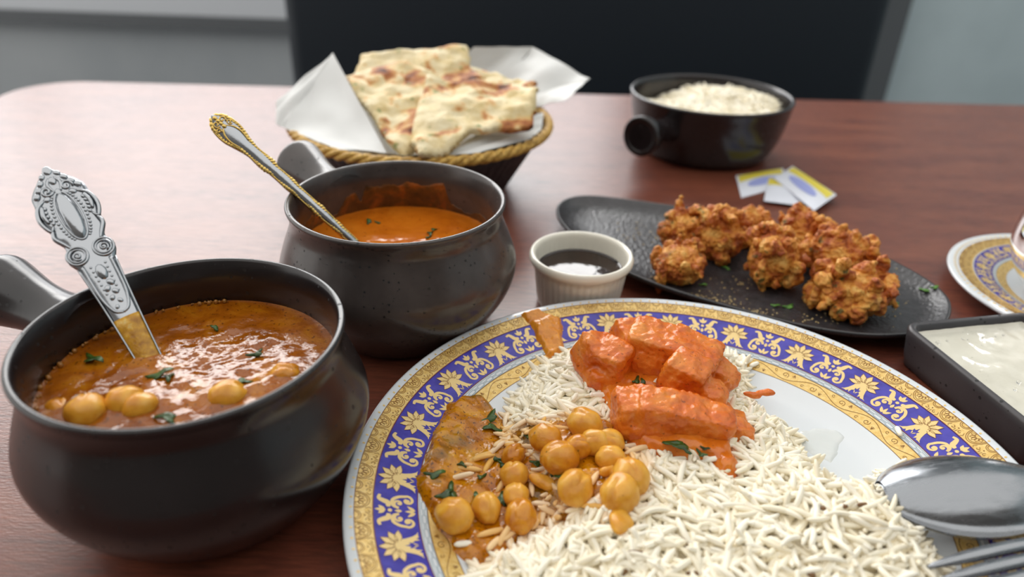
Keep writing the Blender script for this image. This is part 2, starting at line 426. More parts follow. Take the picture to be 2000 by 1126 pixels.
b.add(*box(WX0, WX0 + fr, YW + .02, YW + .09, WZ0 + fr, WZ1 - fr)); b.add(*box(WX1 - fr, WX1, YW + .02, YW + .09, WZ0 + fr, WZ1 - fr))
b.build('window_frame', 'trim', w, False)
WZT = 1.12; nb = 3; bw = (WX1 - WX0) / nb  # pane rows split by an added transom, so the lower row can glow less
for i in range(1, nb):
    b = MB(); x = WX0 + bw * i; b.add(*box(x - .03, x + .03, YW + .025, YW + .085, WZ0 + fr, WZ1 - fr)); b.build('mullion', 'trim', w, False)
for i in range(nb):
    b = MB(); x = WX0 + bw * i; b.add(*box(x + .03, x + bw - .03, YW + .05, YW + .06, WZ0 + fr, WZT - .03)); b.build('pane', 'pane_low', w, False)
    b = MB(); b.add(*box(x + .03, x + bw - .03, YW + .05, YW + .06, WZT + .03, WZ1 - fr)); b.build('pane', 'pane', w, False)
    b = MB(); b.add(*box(x + .03, x + bw - .03, YW + .025, YW + .085, WZT - .03, WZT + .03)); b.build('transom', 'trim', w, False)
b = MB(); b.add(*box(WX0 - .04, WX1 + .04, YW - .08, YW + .02, WZ0 - .035, WZ0)); b.build('window_sill', 'trim', w, False)

# black bench across the table
def rounded_box(x0, x1, y0, y1, z0, z1, r=.03, n=5):
    V = []; Fc = []
    def ring(z, ins):
        out = []
        for (cx, cy, a0) in ((x1 - r, y1 - r, 0), (x0 + r, y1 - r, pi / 2), (x0 + r, y0 + r, pi), (x1 - r, y0 + r, 3 * pi / 2)):
            for k in range(n + 1):
                a = a0 + pi / 2 * k / n; out.append((cx + (r - ins) * math.cos(a), cy + (r - ins) * math.sin(a), z))
        return out
    rings = []
    for k in range(n + 1):
        a = pi / 2 * k / n; rings.append(ring(z0 + r * (1 - math.sin(a)), r * (1 - math.cos(a)) * .999))
    rings = rings[::-1]
    rings = [ring(z0 + r * (1 - math.cos(pi / 2 * k / n)), r * (1 - math.sin(pi / 2 * k / n)) * .999) for k in range(n + 1)]
    rings += [ring(z1 - r * (1 - math.sin(pi / 2 * k / n)), r * (1 - math.cos(pi / 2 * k / n)) * .999) for k in range(n + 1)]
    N = len(rings[0])
    for R in rings: V += R
    for i in range(len(rings) - 1):
        for k in range(N): j = (k + 1) % N; Fc.append((i * N + k, i * N + j, (i + 1) * N + j, (i + 1) * N + k))
    Fc.append(tuple(range(N - 1, -1, -1))); Fc.append(tuple(range((len(rings) - 1) * N, len(rings) * N)))
    return V, Fc
bx0, bx1 = -.508, .775
bn = thing('bench', 'wide black vinyl bench with a low padded back behind the table', 'bench', (.15, 1.5, FZ))
bench_mb = MB().add(*rounded_box(bx0, bx1, 1.60, 1.70, FZ + .44, .115, .035)); bench_mb.build('backrest', 'bench', bn)
MB().add(*rounded_box(bx0, bx1, 1.16, 1.60, FZ + .33, FZ + .45, .035)).build('seat', 'bench', bn)
MB().add(*box(bx0 + .03, bx1 - .03, 1.2, 1.68, FZ + .08, FZ + .33)).build('base_panel', 'bench', bn, False)
for (x, y) in ((bx0 + .08, 1.24), (bx1 - .08, 1.24), (bx0 + .08, 1.62), (bx1 - .08, 1.62)):
    MB().add(*box(x - .03, x + .03, y - .03, y + .03, FZ, FZ + .08)).build('leg', 'trim_dark', bn, False)

# ------------------------------------------------------------------ the table
tb = thing('dining_table', 'reddish brown wood-grain dining table carrying all the dishes', 'table', (.15, .42, FZ))
TA = math.radians(2.2)
def tbl(u, v): return (u * math.cos(TA) - v * math.sin(TA) , .951 + u * math.sin(TA) + v * math.cos(TA))
def table_outline(ins):
    x0, x1, y0, y1, r = -.625 + ins, .95 - ins, -1.0 + ins, -ins, .07 - ins
    out = []
    for (cx, cy, a0) in ((x1 - r, y1 - r, 0), (x0 + r, y1 - r, pi / 2), (x0 + r, y0 + r, pi), (x1 - r, y0 + r, 3 * pi / 2)):
        for k in range(11):
            a = a0 + pi / 2 * k / 10; out.append(tbl(cx + r * math.cos(a), cy + r * math.sin(a)))
    return out
b = MB(); rings = [(.004, -.036), (0, -.032), (0, -.004), (.0012, -.0012), (.004, 0)]
V = []; 
for ins, z in rings: V += [(x, y, z) for x, y in table_outline(ins)]
N = 44; Fc = []; mi = []
for i in range(len(rings) - 1):
    for k in range(N): j = (k + 1) % N; Fc.append((i * N + k, i * N + j, (i + 1) * N + j, (i + 1) * N + k)); mi.append(1 if i < 3 else 0)
Fc.append(tuple(range(N - 1, -1, -1))); mi.append(1); Fc.append(tuple(range(4 * N, 5 * N))); mi.append(0)
mesh_obj('tabletop', V, Fc, ['wood', 'wood_edge'], tb, False, mi)
for (u, v) in ((-.5, -.12), (.82, -.12), (-.5, -.88), (.82, -.88)):
    x, y = tbl(u, v); MB().add(*box(x - .03, x + .03, y - .03, y + .03, FZ, -.036)).build('leg', 'wood_edge', tb, False)

# ------------------------------------------------------------------ handled pots
POT_R, POT_H = .0613, .0816
POT_PROF = smooth_profile([(0, .0035), (.025, .003), (.040, .0025), (.0415, 0.0), (.044, .0), (.0500, .0060), (.0580, .0165), (.0655, .030), (.0684, .043),
    (.0652, .055), (.0612, .0655), (.0596, .071), (.0601, .0765), (.0613, .0798), (.0610, .0812), (.0598, .0817), (.0585, .0808), (.0572, .077), (.0560, .071),
    (.0562, .063), (.0585, .052), (.0605, .04), (.0598, .028), (.0540, .015), (.042, .0085), (.02, .007), (0, .007)], 4)
POT_PROF = [(max(r * 1.016, 0), z) for r, z in POT_PROF]; POT_PROF[0] = (0, .0035); POT_PROF[-1] = (0, .007)
def inner_r(z):
    pts = [(r, zz) for r, zz in POT_PROF[len(POT_PROF) // 2 + 6:]]
    pts = sorted(pts, key=lambda p: p[1]); return float(np.interp(z, [p[1] for p in pts], [p[0] for p in pts]))
def handle_mesh(c, ang, z0, r0, length, prof, rise=0.0, n=28):
    """turned stick handle: prof = (fraction along, radius)"""
    d = Vector((math.cos(ang), math.sin(ang), rise)).normalized(); side = Vector((-math.sin(ang), math.cos(ang), 0)); up = d.cross(side) * -1
    base = Vector((c[0], c[1], z0)) + d * r0
    V = []; Fc = []
    for t, r in prof:
        p = base + d * (length * t)
        for k in range(n):
            w = 2 * pi * k / n; V.append(p + side * math.cos(w) * r + up * math.sin(w) * r)
    for i in range(len(prof) - 1):
        for k in range(n): j = (k + 1) % n; Fc.append((i * n + k, (i + 1) * n + k, (i + 1) * n + j, i * n + j))
    Fc.append(tuple(range((len(prof) - 1) * n, len(prof) * n)))
    return V, Fc
HPROF = smooth_profile([(0, .0165), (.15, .0138), (.35, .0118), (.55, .0122), (.75, .0145), (.9, .0165), (.965, .0162), (.992, .013), (1, .008), (1, .001)], 4)
P1 = Vector((-.1296, .2385, 0)); P2 = Vector((-.0675, .3815, 0))
pot1 = thing('curry_pot', 'dark grey handled stoneware pot of chickpea curry at the near left', 'pot', P1)
mesh_obj('body', *lathe(POT_PROF, 128, P1), 'pot_smooth', pot1)
mesh_obj('handle', *handle_mesh(P1, math.radians(157), .056, .058, .062, HPROF, .12), 'pot_smooth', pot1)
pot2 = thing('curry_pot', 'speckled dark grey handled pot of creamy orange curry behind the plate', 'pot', P2)
mesh_obj('body', *lathe(POT_PROF, 128, P2), 'pot', pot2)
mesh_obj('handle', *handle_mesh(P2, math.radians(134), .055, .058, .062, HPROF, .12), 'pot', pot2)
# chip on the front rim of the second pot
cp = Vector((P2.x + .0604 * math.cos(math.radians(-52)), P2.y + .0604 * math.sin(math.radians(-52)), .0800))
blob('chip', [((cp.x, cp.y, cp.z), (.0026, .0016, .0012), Euler((0, 0, .6)), 1)], .0005, 'black', pot2, 1, ((500, .0004, 'n'),), 3)

def fluid_disc(name, c, r, z, mat, amp, seed, parent=None, rings=56, n=150, extra=None):
    V = [(c.x, c.y, z)]; Fc = []
    for i in range(1, rings + 1):
        rr = r * i / rings
        for k in range(n):
            a = 2 * pi * k / n; x, y = c.x + rr * math.cos(a), c.y + rr * math.sin(a)
            e = (i / rings); zz = z + amp * noise.fractal(Vector((x * 110 + seed, y * 110, seed)), 1, 2, 3) * (1 - e ** 6)
            zz += .0010 * max(0, (e - .93) / .07) ** 2
            if extra: zz += extra(x, y)
            V.append((x, y, zz))
    for k in range(n): Fc.append((0, 1 + k, 1 + (k + 1) % n))
    for i in range(rings - 1):
        for k in range(n):
            j = (k + 1) % n; a = 1 + i * n; bb = 1 + (i + 1) * n; Fc.append((a + k, bb + k, bb + j, a + j))
    return mesh_obj(name, V, Fc, mat, parent)
def leaf(name, p, size, ang, mat, parent=None, tilt=.2, seed=0, lobes=3):
    """small torn herb leaf: a lobed, curled sheet with thickness"""
    rr = random.Random(seed); n = 18; V = []; Fc = []
    def pt(i, k, top):
        a = 2 * pi * i / n; rad = size * k * (.62 + .28 * math.sin(lobes * a + seed) + .15 * rr.random())
        x = rad * math.cos(a) * 1.5; y = rad * math.sin(a) * .75
        z = .25 * size * math.sin(x / size * 2 + seed) * k + tilt * x + (.0003 if top else -.0002)
        c_, s_ = math.cos(ang), math.sin(ang); return (p[0] + x * c_ - y * s_, p[1] + x * s_ + y * c_, p[2] + z)
    ring = [pt(i, 1, True) for i in range(n)]; mid = [tuple((Vector(q) - Vector(p)) * .5 + Vector(p) + Vector((0, 0, .0003))) for q in ring]
    V = [(p[0], p[1], p[2] + .0005)] + mid + ring + [(q[0], q[1], q[2] - .0004) for q in ring] + [(p[0], p[1], p[2] - .0004)]
    for i in range(n):
        j = (i + 1) % n
        Fc += [(0, 1 + i, 1 + j), (1 + i, 1 + n + i, 1 + n + j, 1 + j), (1 + n + i, 1 + 2 * n + i, 1 + 2 * n + j, 1 + n + j), (1 + 2 * n + i, 1 + 3 * n, 1 + 2 * n + j)]
    return mesh_obj(name, V, Fc, mat, parent)
def chickpea(p, r, ang, mat='chickpea', seed=0, squash=.9, parent=None, name='chickpea'):
    """round pea with a small beak and a cleft"""
    nu, nv = 22, 14; V = []; Fc = []; rot = Euler((.4 * math.sin(seed * 3.1), .4 * math.cos(seed * 1.7), ang)).to_matrix()
    for j in range(nv + 1):
        ph = -pi / 2 + pi * j / nv
        for i in range(nu):
            th = 2 * pi * i / nu; d = Vector((math.cos(ph) * math.cos(th), math.cos(ph) * math.sin(th), math.sin(ph)))
            f = 1 + .14 * max(0, d.x) ** 6 - .13 * math.exp(-(d.y / .12) ** 2) * max(0, d.z * .7 + d.x * .7) + (.11 if parent is None else .06) * noise.noise(d * 1.7 + Vector((seed, 0, 0)))
            v = Vector((d.x * 1.06, d.y * .97, d.z * squash)) * (r * f); v = rot @ v
            V.append((p[0] + v.x, p[1] + v.y, p[2] + v.z))
    for j in range(nv):
        for i in range(nu):
            k = (i + 1) % nu; Fc.append((j * nu + i, j * nu + k, (j + 1) * nu + k, (j + 1) * nu + i))
    return mesh_obj(name, V, Fc, mat, parent)

# chickpea curry in the near pot
Z1 = .0600
ch = thing('chickpea_curry', 'orange-brown chickpea curry filling the near left pot', 'curry', (P1.x, P1.y, Z1))
POT_PEAS = [(170, 806, .0078, .0008, 'round yellow chickpea nearest the left rim inside the curry pot'),
            (241, 788, .0068, .0008, 'pale middle chickpea of the three floating at the pot front'),
            (276, 795, .0066, .0002, 'orange split chickpea beside the pale one at the pot front'),
            (446, 770, .0074, -.0012, 'half sunk chickpea with a green herb on it near the pot front'),
            (560, 727, .0062, -.0018, 'chickpea sunk in curry by the right rim of the near pot'),
            (112, 792, .0060, -.0030, 'nearly submerged chickpea at the far left of the curry pot')]
PEAP = [at(x, y, Z1) for x, y, *_ in POT_PEAS]
def swell(x, y):
    s = 0
    for p in PEAP: s += .0012 * math.exp(-(((x - p.x) ** 2 + (y - p.y) ** 2) / .010 ** 2))
    return s
fluid_disc('curry_surface', P1, inner_r(Z1) + .0004, Z1, 'chana', .0009, 5.2, ch, extra=swell)
for i, (x, y, r, dz, lab) in enumerate(POT_PEAS):
    p = PEAP[i]; o = chickpea((p.x, p.y, Z1 + dz), r, random.uniform(0, 6), 'chickpea' if i < 4 else 'chickpea2', i * 1.3)
    tag(o, lab, 'chickpea', 'chickpeas in the near pot')
for i, (x, y, s) in enumerate([(310, 730, .0042), (325, 815, .0036), (475, 745, .0026), (180, 700, .0045), (250, 795, .0026), (500, 690, .003), (420, 640, .002), (330, 735, .003)]):
    p = at(x, y, Z1 + .0012); leaf('herb_leaf', (p.x, p.y, p.z), s, random.uniform(0, 6), 'herb', ch, .05, i)
b = MB()
for i in range(70):       # froth along the left wall
    a = math.radians(random.uniform(95, 215)); rr = inner_r(Z1) - random.uniform(.0004, .0022); s = random.choice([.0004, .0005, .0007, .0011])
    b.add(*sphere((P1.x + rr * math.cos(a), P1.y + rr * math.sin(a), Z1 + .0012), s, None, 8, 6))
o = b.build('froth', 'bubble', ch); o['kind'] = 'stuff'
# creamy curry in the second pot
Z2 = .0500
tk = thing('creamy_curry', 'smooth creamy orange curry in the speckled pot', 'curry', (P2.x, P2.y, Z2))
fluid_disc('curry_surface', P2, inner_r(Z2) + .0004, Z2, 'tikka', .00035, 9.1, tk)
for i, (x, y, s) in enumerate([(840, 455, .003), (848, 448, .002), (720, 432, .0028), (738, 434, .002), (836, 463, .0018)]):
    p = at(x, y, Z2 + .0006); leaf('herb_leaf', (p.x, p.y, p.z), s, random.uniform(0, 6), 'herb', tk, .02, 20 + i)
def wall_film(name, c, a0, a1, z0, ztop, mat, parent, seed, thick=.0006):
    """sauce dried on the inner wall between two bearings, up to the ragged height ztop(a)"""
    n, mrows = 150, 26; V = []; Fc = []; ok = {}
    for i in range(n + 1):
        a = math.radians(a0 + (a1 - a0) * i / n); zt = ztop(math.degrees(a))
        for j in range(mrows + 1):
            z = z0 + (zt - z0) * j / mrows
            e = min(j and 1, 1) if False else min(1, (mrows - j) / 3, i / 3, (n - i) / 3)
            r = inner_r(z) - (thick * e * (.7 + .5 * noise.noise(Vector((a * 14, z * 300, seed)))) - .0004 * (1 - e))
            V.append((c.x + r * math.cos(a), c.y + r * math.sin(a), z))
    for i in range(n):
        for j in range(mrows):
            k = i * (mrows + 1) + j; Fc.append((k, k + 1, k + mrows + 2, k + mrows + 1))
    return mesh_obj(name, V, Fc, mat, parent)
def zt2(a):
    base = .0555 + .002 * math.sin(a * .21) + .0014 * noise.noise(Vector((a * .22, 3, 0)))
    hump = .0145 * max(0, min(1, (a - 64) / 4, (124 - a) / 4)) - .0045 * math.exp(-((a - 99) / 5) ** 2)
    low = .008 * max(0, min(1, (a - 124) / 3, (140 - a) / 6)); low2 = .006 * max(0, min(1, (a - 158) / 5, (200 - a) / 8))
    return min(.0775, base + hump + low + low2 + .0010 * noise.noise(Vector((a * .7, 9, 0))))
wall_film('dried_curry_film', P2, 28, 205, Z2 - .001, zt2, 'film', tk, 2.2)

# ------------------------------------------------------------------ ornate spoons standing in the pots
class Frame:
    def __init__(s, tip, foot, face, bend=0.0):
        s.o = Vector(tip); s.a = (Vector(foot) - Vector(tip)); s.L = s.a.length; s.a.normalize()
        f = Vector(face) - Vector(tip); s.n = (f - s.a * f.dot(s.a)).normalized(); s.v = s.n.cross(s.a); s.bend = bend
    def __call__(s, u, v, w=0.0):
        t = u / s.L; return s.o + s.a * u + s.v * v + s.n * (w + s.bend * math.sin(pi * max(0, min(1, t))))
def slab(fr, outline, crown=.0006, thick=.0016, bevel=.0006):
    """handle blank: outline = (u, halfwidth_left, halfwidth_right)"""
    V = []; Fc = []; rows = len(outline); m_ = 9
    cs = []
    for u, hl, hr in outline:
        row = []
        for k in range(m_):
            t = -1 + 2 * k / (m_ - 1); hw = hr if t > 0 else hl
            row.append(fr(u, t * hw, crown * (1 - t * t) - (bevel if abs(t) > .99 else 0)))
        for k in range(m_):
            t = 1 - 2 * k / (m_ - 1); hw = hr if t > 0 else hl
            row.append(fr(u, t * hw * .97, -thick + crown * (1 - t * t) * .5))
        cs.append(row)
    N = 2 * m_
    for r_ in cs: V += r_
    for i in range(rows - 1):
        for k in range(N): j = (k + 1) % N; Fc.append((i * N + k, i * N + j, (i + 1) * N + j, (i + 1) * N + k))
    Fc.append(tuple(range(N - 1, -1, -1))); Fc.append(tuple(range((rows - 1) * N, rows * N)))
    return V, Fc
def bead(b, fr, u, v, r, w=.0006, el=1.0, rot=0.0):
    nu, nv = 10, 5; V = []; Fc = []
    for j in range(nv + 1):
        ph = pi / 2 * j / nv
        for i in range(nu):
            th = 2 * pi * i / nu; x = r * el * math.cos(ph) * math.cos(th); y = r * math.cos(ph) * math.sin(th)
            c_, s_ = math.cos(rot), math.sin(rot); V.append(fr(u + x * c_ - y * s_, v + x * s_ + y * c_, w + r * .62 * math.sin(ph)))
    for j in range(nv):
        for i in range(nu): k = (i + 1) % nu; Fc.append((j * nu + i, j * nu + k, (j + 1) * nu + k, (j + 1) * nu + i))
    b.add(V, Fc)
def vein(b, fr, pts, r, w=.0006, taper=True):
    path = [fr(u, v, w) for u, v in smooth_profile(pts, 4)]; n = len(path)
    rad = [r * (.45 + .55 * math.sin(pi * min(1, (i + 1.5) / (n + 1)))) if taper else r for i in range(n)]
    b.add(*tube(path, rad, 7))
def spiral(b, fr, u, v, r, turns, r_t, sgn=1, a0=0.0, w=.0006):
    pts = []
    for i in range(int(turns * 12) + 1):
        a = a0 + sgn * 2 * pi * i / 12; rr = r * (1 - .8 * i / (turns * 12)); pts.append((u + rr * math.cos(a), v + rr * math.sin(a)))
    b.add(*tube([fr(x, y, w) for x, y in pts], r_t, 6))
def spoon_bowl(fr, u0, L, W, depth, thick=.001, flip=1):
    """bowl of a spoon as a thin double-walled shell, in the frame of its handle"""
    n, mrow = 20, 12; V = []; Fc = []
    def pt(s, t, off):
        u = u0 + L * s; hw = W * .5 * (math.sin(pi * min(1, s * .97 + .03) ** .85)) ** .62 if 0 < s < 1 else .0008
        d = depth * (1 - t * t) * (math.sin(pi * s) ** .8 if 0 < s < 1 else 0)
        return fr(u, t * hw, -flip * d + off)
    for off in (0, -thick):
        for i in range(n + 1):
            for k in range(mrow + 1): V.append(pt(i / n, -1 + 2 * k / mrow, off))
    M_ = mrow + 1; half = (n + 1) * M_
    for i in range(n):
        for k in range(mrow):
            q = (i * M_ + k, i * M_ + k + 1, (i + 1) * M_ + k + 1, (i + 1) * M_ + k); Fc.append(q); Fc.append(tuple(half + x for x in reversed(q)))
    for i in range(n):
        for k in (0, mrow):
            a_, c_ = i * M_ + k, (i + 1) * M_ + k; Fc.append((a_, c_, half + c_, half + a_) if k == mrow else (c_, a_, half + a_, half + c_))
    return V, Fc
# broad silver spoon in the chickpea curry
tip = at(90, 331, .1235); foot = at(288, 694, Z1)
fr1 = Frame(tip, foot, (0.03, -.04, H), .0015); L1 = fr1.L
sp1 = thing('serving_spoon', 'embossed silver spoon with a broad scrolled handle standing in the chickpea curry', 'spoon', foot)
k1 = L1 / .11
OUT1 = [(0, .0012), (.0015, .0032), (.0035, .0048), (.006, .0068), (.009, .0092), (.013, .0115), (.0165, .0118), (.0185, .0120), (.022, .0132), (.027, .0136), (.031, .0124), (.034, .0112), (.036, .0116), (.0385, .0114), (.041, .0100), (.044, .0088),
        (.0465, .0094), (.049, .0104), (.0525, .0104), (.055, .0094), (.057, .0086), (.064, .0078), (.075, .0070), (.088, .0062), (.1, .0056), (.112, .0052), (.122, .0048)]
OUT1 = smooth_profile([(u * k1, h * .93, h * .93) for u, h in OUT1], 3)
h1 = mesh_obj('handle', *slab(fr1, OUT1, .0010, .0022, .0007), 'silver', sp1)
b = MB(); K = k1
def oval_ring(b, fr, u, v, ru, rv, r, w=.0011):
    b.add(*tube([fr(u + ru * math.cos(a), v + rv * math.sin(a), w) for a in [2 * pi * i / 32 for i in range(33)]], r, 6, False))
oval_ring(b, fr1, .029 * K, 0, .0142 * K, .0044, .0005)
bead(b, fr1, .029 * K, 0, .0038, .0008, 3.3)                    # polished oval cartouche
for s in (-1, 1):
    for i in range(15):
        t = -1.15 + 2.3 * i / 14; bead(b, fr1, (.029 + .0138 * math.sin(t)) * K, s * .0060 * math.cos(t * .9), .0007, .0009)
    vein(b, fr1, [(.0165 * K, s * .0065), (.02 * K, s * .0105), (.027 * K, s * .0118), (.0335 * K, s * .0098), (.031 * K, s * .0080)], .0009, .0005)
    vein(b, fr1, [(.0195 * K, s * .0085), (.0245 * K, s * .0096), (.029 * K, s * .0090)], .0011, .0007)
    for i in range(5): bead(b, fr1, (.021 + .0022 * i) * K, s * (.0078 + .0004 * math.sin(i)), .0008, .0008, 1.2, .5 * s)
    vein(b, fr1, [(.0335 * K, s * .0092), (.0375 * K, s * .0100), (.042 * K, s * .0078), (.0455 * K, s * .0060)], .0009, .0005)
    oval_ring(b, fr1, .0505 * K, s * .0054, .0041, .0041, .0005); oval_ring(b, fr1, .0505 * K, s * .0054, .0030, .0030, .0004)
    spiral(b, fr1, .0505 * K, s * .0054, .0020, 1.4, .00045, s, .4, .0011); bead(b, fr1, .0505 * K, s * .0056, .0009, .001)
    vein(b, fr1, [(.0565 * K, s * .0058), (.066 * K, s * .0056), (.076 * K, s * .0050), (.0835 * K, s * .003), (.0855 * K, 0)], .0007, .0008, False)
    vein(b, fr1, [(.057 * K, s * .0076), (.075 * K, s * .0064), (.095 * K, s * .0054), (.118 * K, s * .0045)], .0005, .0003, False)
    for (u, v, r_) in ((.004, .003, .0013), (.0072, .0048, .0014), (.0105, .0066, .0015), (.0135, .0084, .0015), (.0165, .0052, .0014)):
        bead(b, fr1, u * K, s * v, r_, .0006, 1.25, s * .7)
    spiral(b, fr1, .0125 * K, s * .0040, .0026, 1.3, .0007, s, 1.2, .0009)
    vein(b, fr1, [(.006 * K, s * .001), (.0095 * K, s * .0026), (.0145 * K, s * .0012)], .0008, .0008)
    for i in range(7): bead(b, fr1, (.0585 + .0026 * i) * K, s * (.0030 - .0001 * i), .0006, .0009)
bead(b, fr1, .0016 * K, 0, .0021, .0003, 1.3); bead(b, fr1, .0078 * K, 0, .0016, .0008, 1.4); bead(b, fr1, .0150 * K, 0, .0014, .0008, 1.6)
bead(b, fr1, .0625 * K, 0, .0023, .0008, 1.7)
for i in range(6): bead(b, fr1, (.069 + .0026 * i) * K, .0011 * (-1) ** i, .0014 - .0001 * i, .0009, 1.3, .6 * (-1) ** i)
b.build('embossed_relief', 'silver', h1)
# curry clinging to the lower stem
OUTc = [(u, a + .0003, c_ + .0003) for u, a, c_ in OUT1 if u > L1 - .0205]
V, Fc = slab(fr1, OUTc, .0013, .0027, .0004); mesh_obj('curry_coating', V, Fc, 'coat', sp1)
mesh_obj('spoon_bowl', *spoon_bowl(fr1, L1 + .010, .055 * .55, .026, .006), 'silver', sp1)
# slim gilt spoon in the creamy curry
tip = at(413, 226, .1225); foot = at(700, 480, Z2 + .0005)
fr2 = Frame(tip, foot, (-.05, .02, H + .22), .002); L2 = fr2.L
sp2 = thing('gilt_spoon', 'slim silver spoon with gilt scrollwork edges leaning on the speckled pot rim', 'spoon', foot)
k2 = L2 / .13
OUT2 = smooth_profile([(u * k2, h, h) for u, h in [(0, .0006), (.002, .0030), (.006, .0056), (.012, .0068), (.018, .0068), (.024, .0056), (.031, .0042), (.036, .0037), (.04, .0040), (.046, .0042), (.052, .0034), (.06, .0034), (.068, .0036), (.075, .0030), (.085, .0030), (.095, .0031), (.105, .0027), (.118, .0026), (.13, .0026), (.14, .0028)]], 3)
h2 = mesh_obj('handle', *slab(fr2, OUT2, .0011, .0026, .0009), 'silver', sp2)
b = MB()
for s in (-1, 1):
    u = .002
    while u < .128:
        hw = np.interp(u * k2, [o[0] for o in OUT2], [o[1] for o in OUT2])
        ph = u * 420; bead(b, fr2, u * k2, s * (hw - .0010 + .0002 * math.sin(ph)), .0009 + .0003 * math.sin(ph * .7), .0002, 1.6, s * (.5 + .3 * math.sin(ph)))
        u += .0021
    vein(b, fr2, [(u_ * k2, s * (np.interp(u_ * k2, [o[0] for o in OUT2], [o[1] for o in OUT2]) - .0004)) for u_ in [.003 + .005 * i for i in range(26)]], .0006, 0.0, False)
    spiral(b, fr2, .0065 * k2, s * .0022, .0020, 1.2, .0005, s, .3, .0009); spiral(b, fr2, .0105 * k2, s * .0040, .0016, 1.2, .0005, -s, .3, .0008)
    vein(b, fr2, [(.011 * k2, s * .0012), (.015 * k2, s * .0036), (.021 * k2, s * .0044), (.028 * k2, s * .0030)], .0006, .0008)
for i in range(4): bead(b, fr2, (.003 + .0025 * i) * k2, 0, .0013, .0008, 1.2)
b.build('gilt_scrollwork', 'goldmetal', h2)
mesh_obj('spoon_bowl', *spoon_bowl(fr2, L2 + .006, .032, .026, .006), 'silver', sp2)

# ------------------------------------------------------------------ decorated porcelain
class Plate:
    """profile + printed border. bands are radii of the printed rings"""
    def __init__(s, c, R, prof, bands):
        s.c = Vector(c); s.R = R; s.prof = prof; s.b = bands
        s.pr = [p[0] for p in prof]; s.pz = [p[1] for p in prof]
    def z(s, r): return np.interp(r, s.pr, s.pz)
    def pt(s, r, a, off=0.0): return (s.c.x + r * math.cos(a), s.c.y + r * math.sin(a), s.c.z + float(s.z(r)) + off)
def plate_body(pl, name, parent, thick=.0032, foot=.6, n=220):
    b_ = pl.b; top = sorted(set([r for r in pl.pr] + [b_[k] for k in b_]))
    prof = [(r, float(pl.z(r))) for r in top]; R = pl.R; zR = float(pl.z(R))
    prof += [(R + .0012, zR - .0004), (R + .0014, zR - .0016), (R + .0004, zR - .0026)]
    under = [(r, float(pl.z(r)) - thick) for r in reversed(top) if r < R * .97]
    fz = 0.0
    out = []
    for r, z in under:
        if r < R * foot and not out: out.append((R * foot, min(z, float(pl.z(R * foot)) - thick))); out.append((R * foot, 0.0)); out.append((R * (foot - .03), 0.0)); out.append((R * (foot - .04), .0012))
        if out and r < R * (foot - .05): prof_in = (r, .0012); out.append(prof_in)
        elif not out: prof.append((r, z))
    prof += out
    if prof[-1][0] > 0: prof.append((0, .0012))
    V, Fc = lathe(prof, n, pl.c)
    # material of every ring
    mi = []
    def ringmat(r, i):
        if i >= len(top) - 1: return 0
        if b_['i0'] <= r < b_['i1']: return 1
        if b_['b0'] <= r < b_['b1']: return 2
        if b_['g0'] <= r < b_['g1']: return 1
        return 0
    k = 0
    for i in range(len(prof) - 1):
        a, c_ = prof[i][0], prof[i + 1][0]; cnt = 0 if (a < 1e-7 and c_ < 1e-7) else n
        mi += [ringmat((a + c_) / 2, i)] * cnt
    return mesh_obj(name, V, Fc, ['white', 'gold', 'blue'], parent, True, mi)
class Deco:
    """flat print laid on a plate: shapes in band coordinates (s sideways, t outward, unit = band height)"""
    def __init__(s, pl, r0, r1, off): s.pl = pl; s.r0 = r0; s.r1 = r1; s.h = r1 - r0; s.off = off; s.mb = MB()
    def P(s, a0, x, t):
        r = s.r0 + t * s.h; return s.pl.pt(r, a0 + x * s.h / ((s.r0 + s.r1) / 2), s.off)
    def fill(s, a0, pts): s.mb.add([s.P(a0, x, t) for x, t in pts], [tuple(range(len(pts)))])
    def stroke(s, a0, pts, w, taper=None):
        n = len(pts); V = []
        for i, (x, t) in enumerate(pts):
            x0, t0 = pts[max(0, i - 1)]; x1, t1 = pts[min(n - 1, i + 1)]; dx, dt = x1 - x0, t1 - t0; l = math.hypot(dx, dt) or 1
            ww = w * (taper[i] if taper else 1) * .5
            V.append(s.P(a0, x - dt / l * ww, t + dx / l * ww)); V.append(s.P(a0, x + dt / l * ww, t - dx / l * ww))
        s.mb.add(V, [(2 * i, 2 * i + 1, 2 * i + 3, 2 * i + 2) for i in range(n - 1)])
    def dot(s, a0, x, t, r, n=10, e=1.0): s.fill(a0, [(x + r * math.cos(2 * pi * i / n), t + r * e * math.sin(2 * pi * i / n)) for i in range(n)])
    def petal(s, a0, x, t, ang, L, W, bend=0.0):
        pts = []
        for sgn in (1, -1):
            rng = range(0, 9) if sgn == 1 else range(8, -1, -1)
            for i in rng:
                q = i / 8; w = sgn * W * math.sin(pi * q ** .8) * .5; yy = L * q; bx = bend * q * q
                pts.append((x + (w + bx) * math.cos(ang) + yy * math.sin(ang), t - (w + bx) * math.sin(ang) + yy * math.cos(ang)))
        s.fill(a0, pts); return pts
def curl(x, t, r, a0, turns, sgn, n=14, shrink=.78):
    return [(x + r * (1 - shrink * i / n) * math.cos(a0 + sgn * 2 * pi * turns * i / n), t + r * (1 - shrink * i / n) * math.sin(a0 + sgn * 2 * pi * turns * i / n)) for i in range(n + 1)]
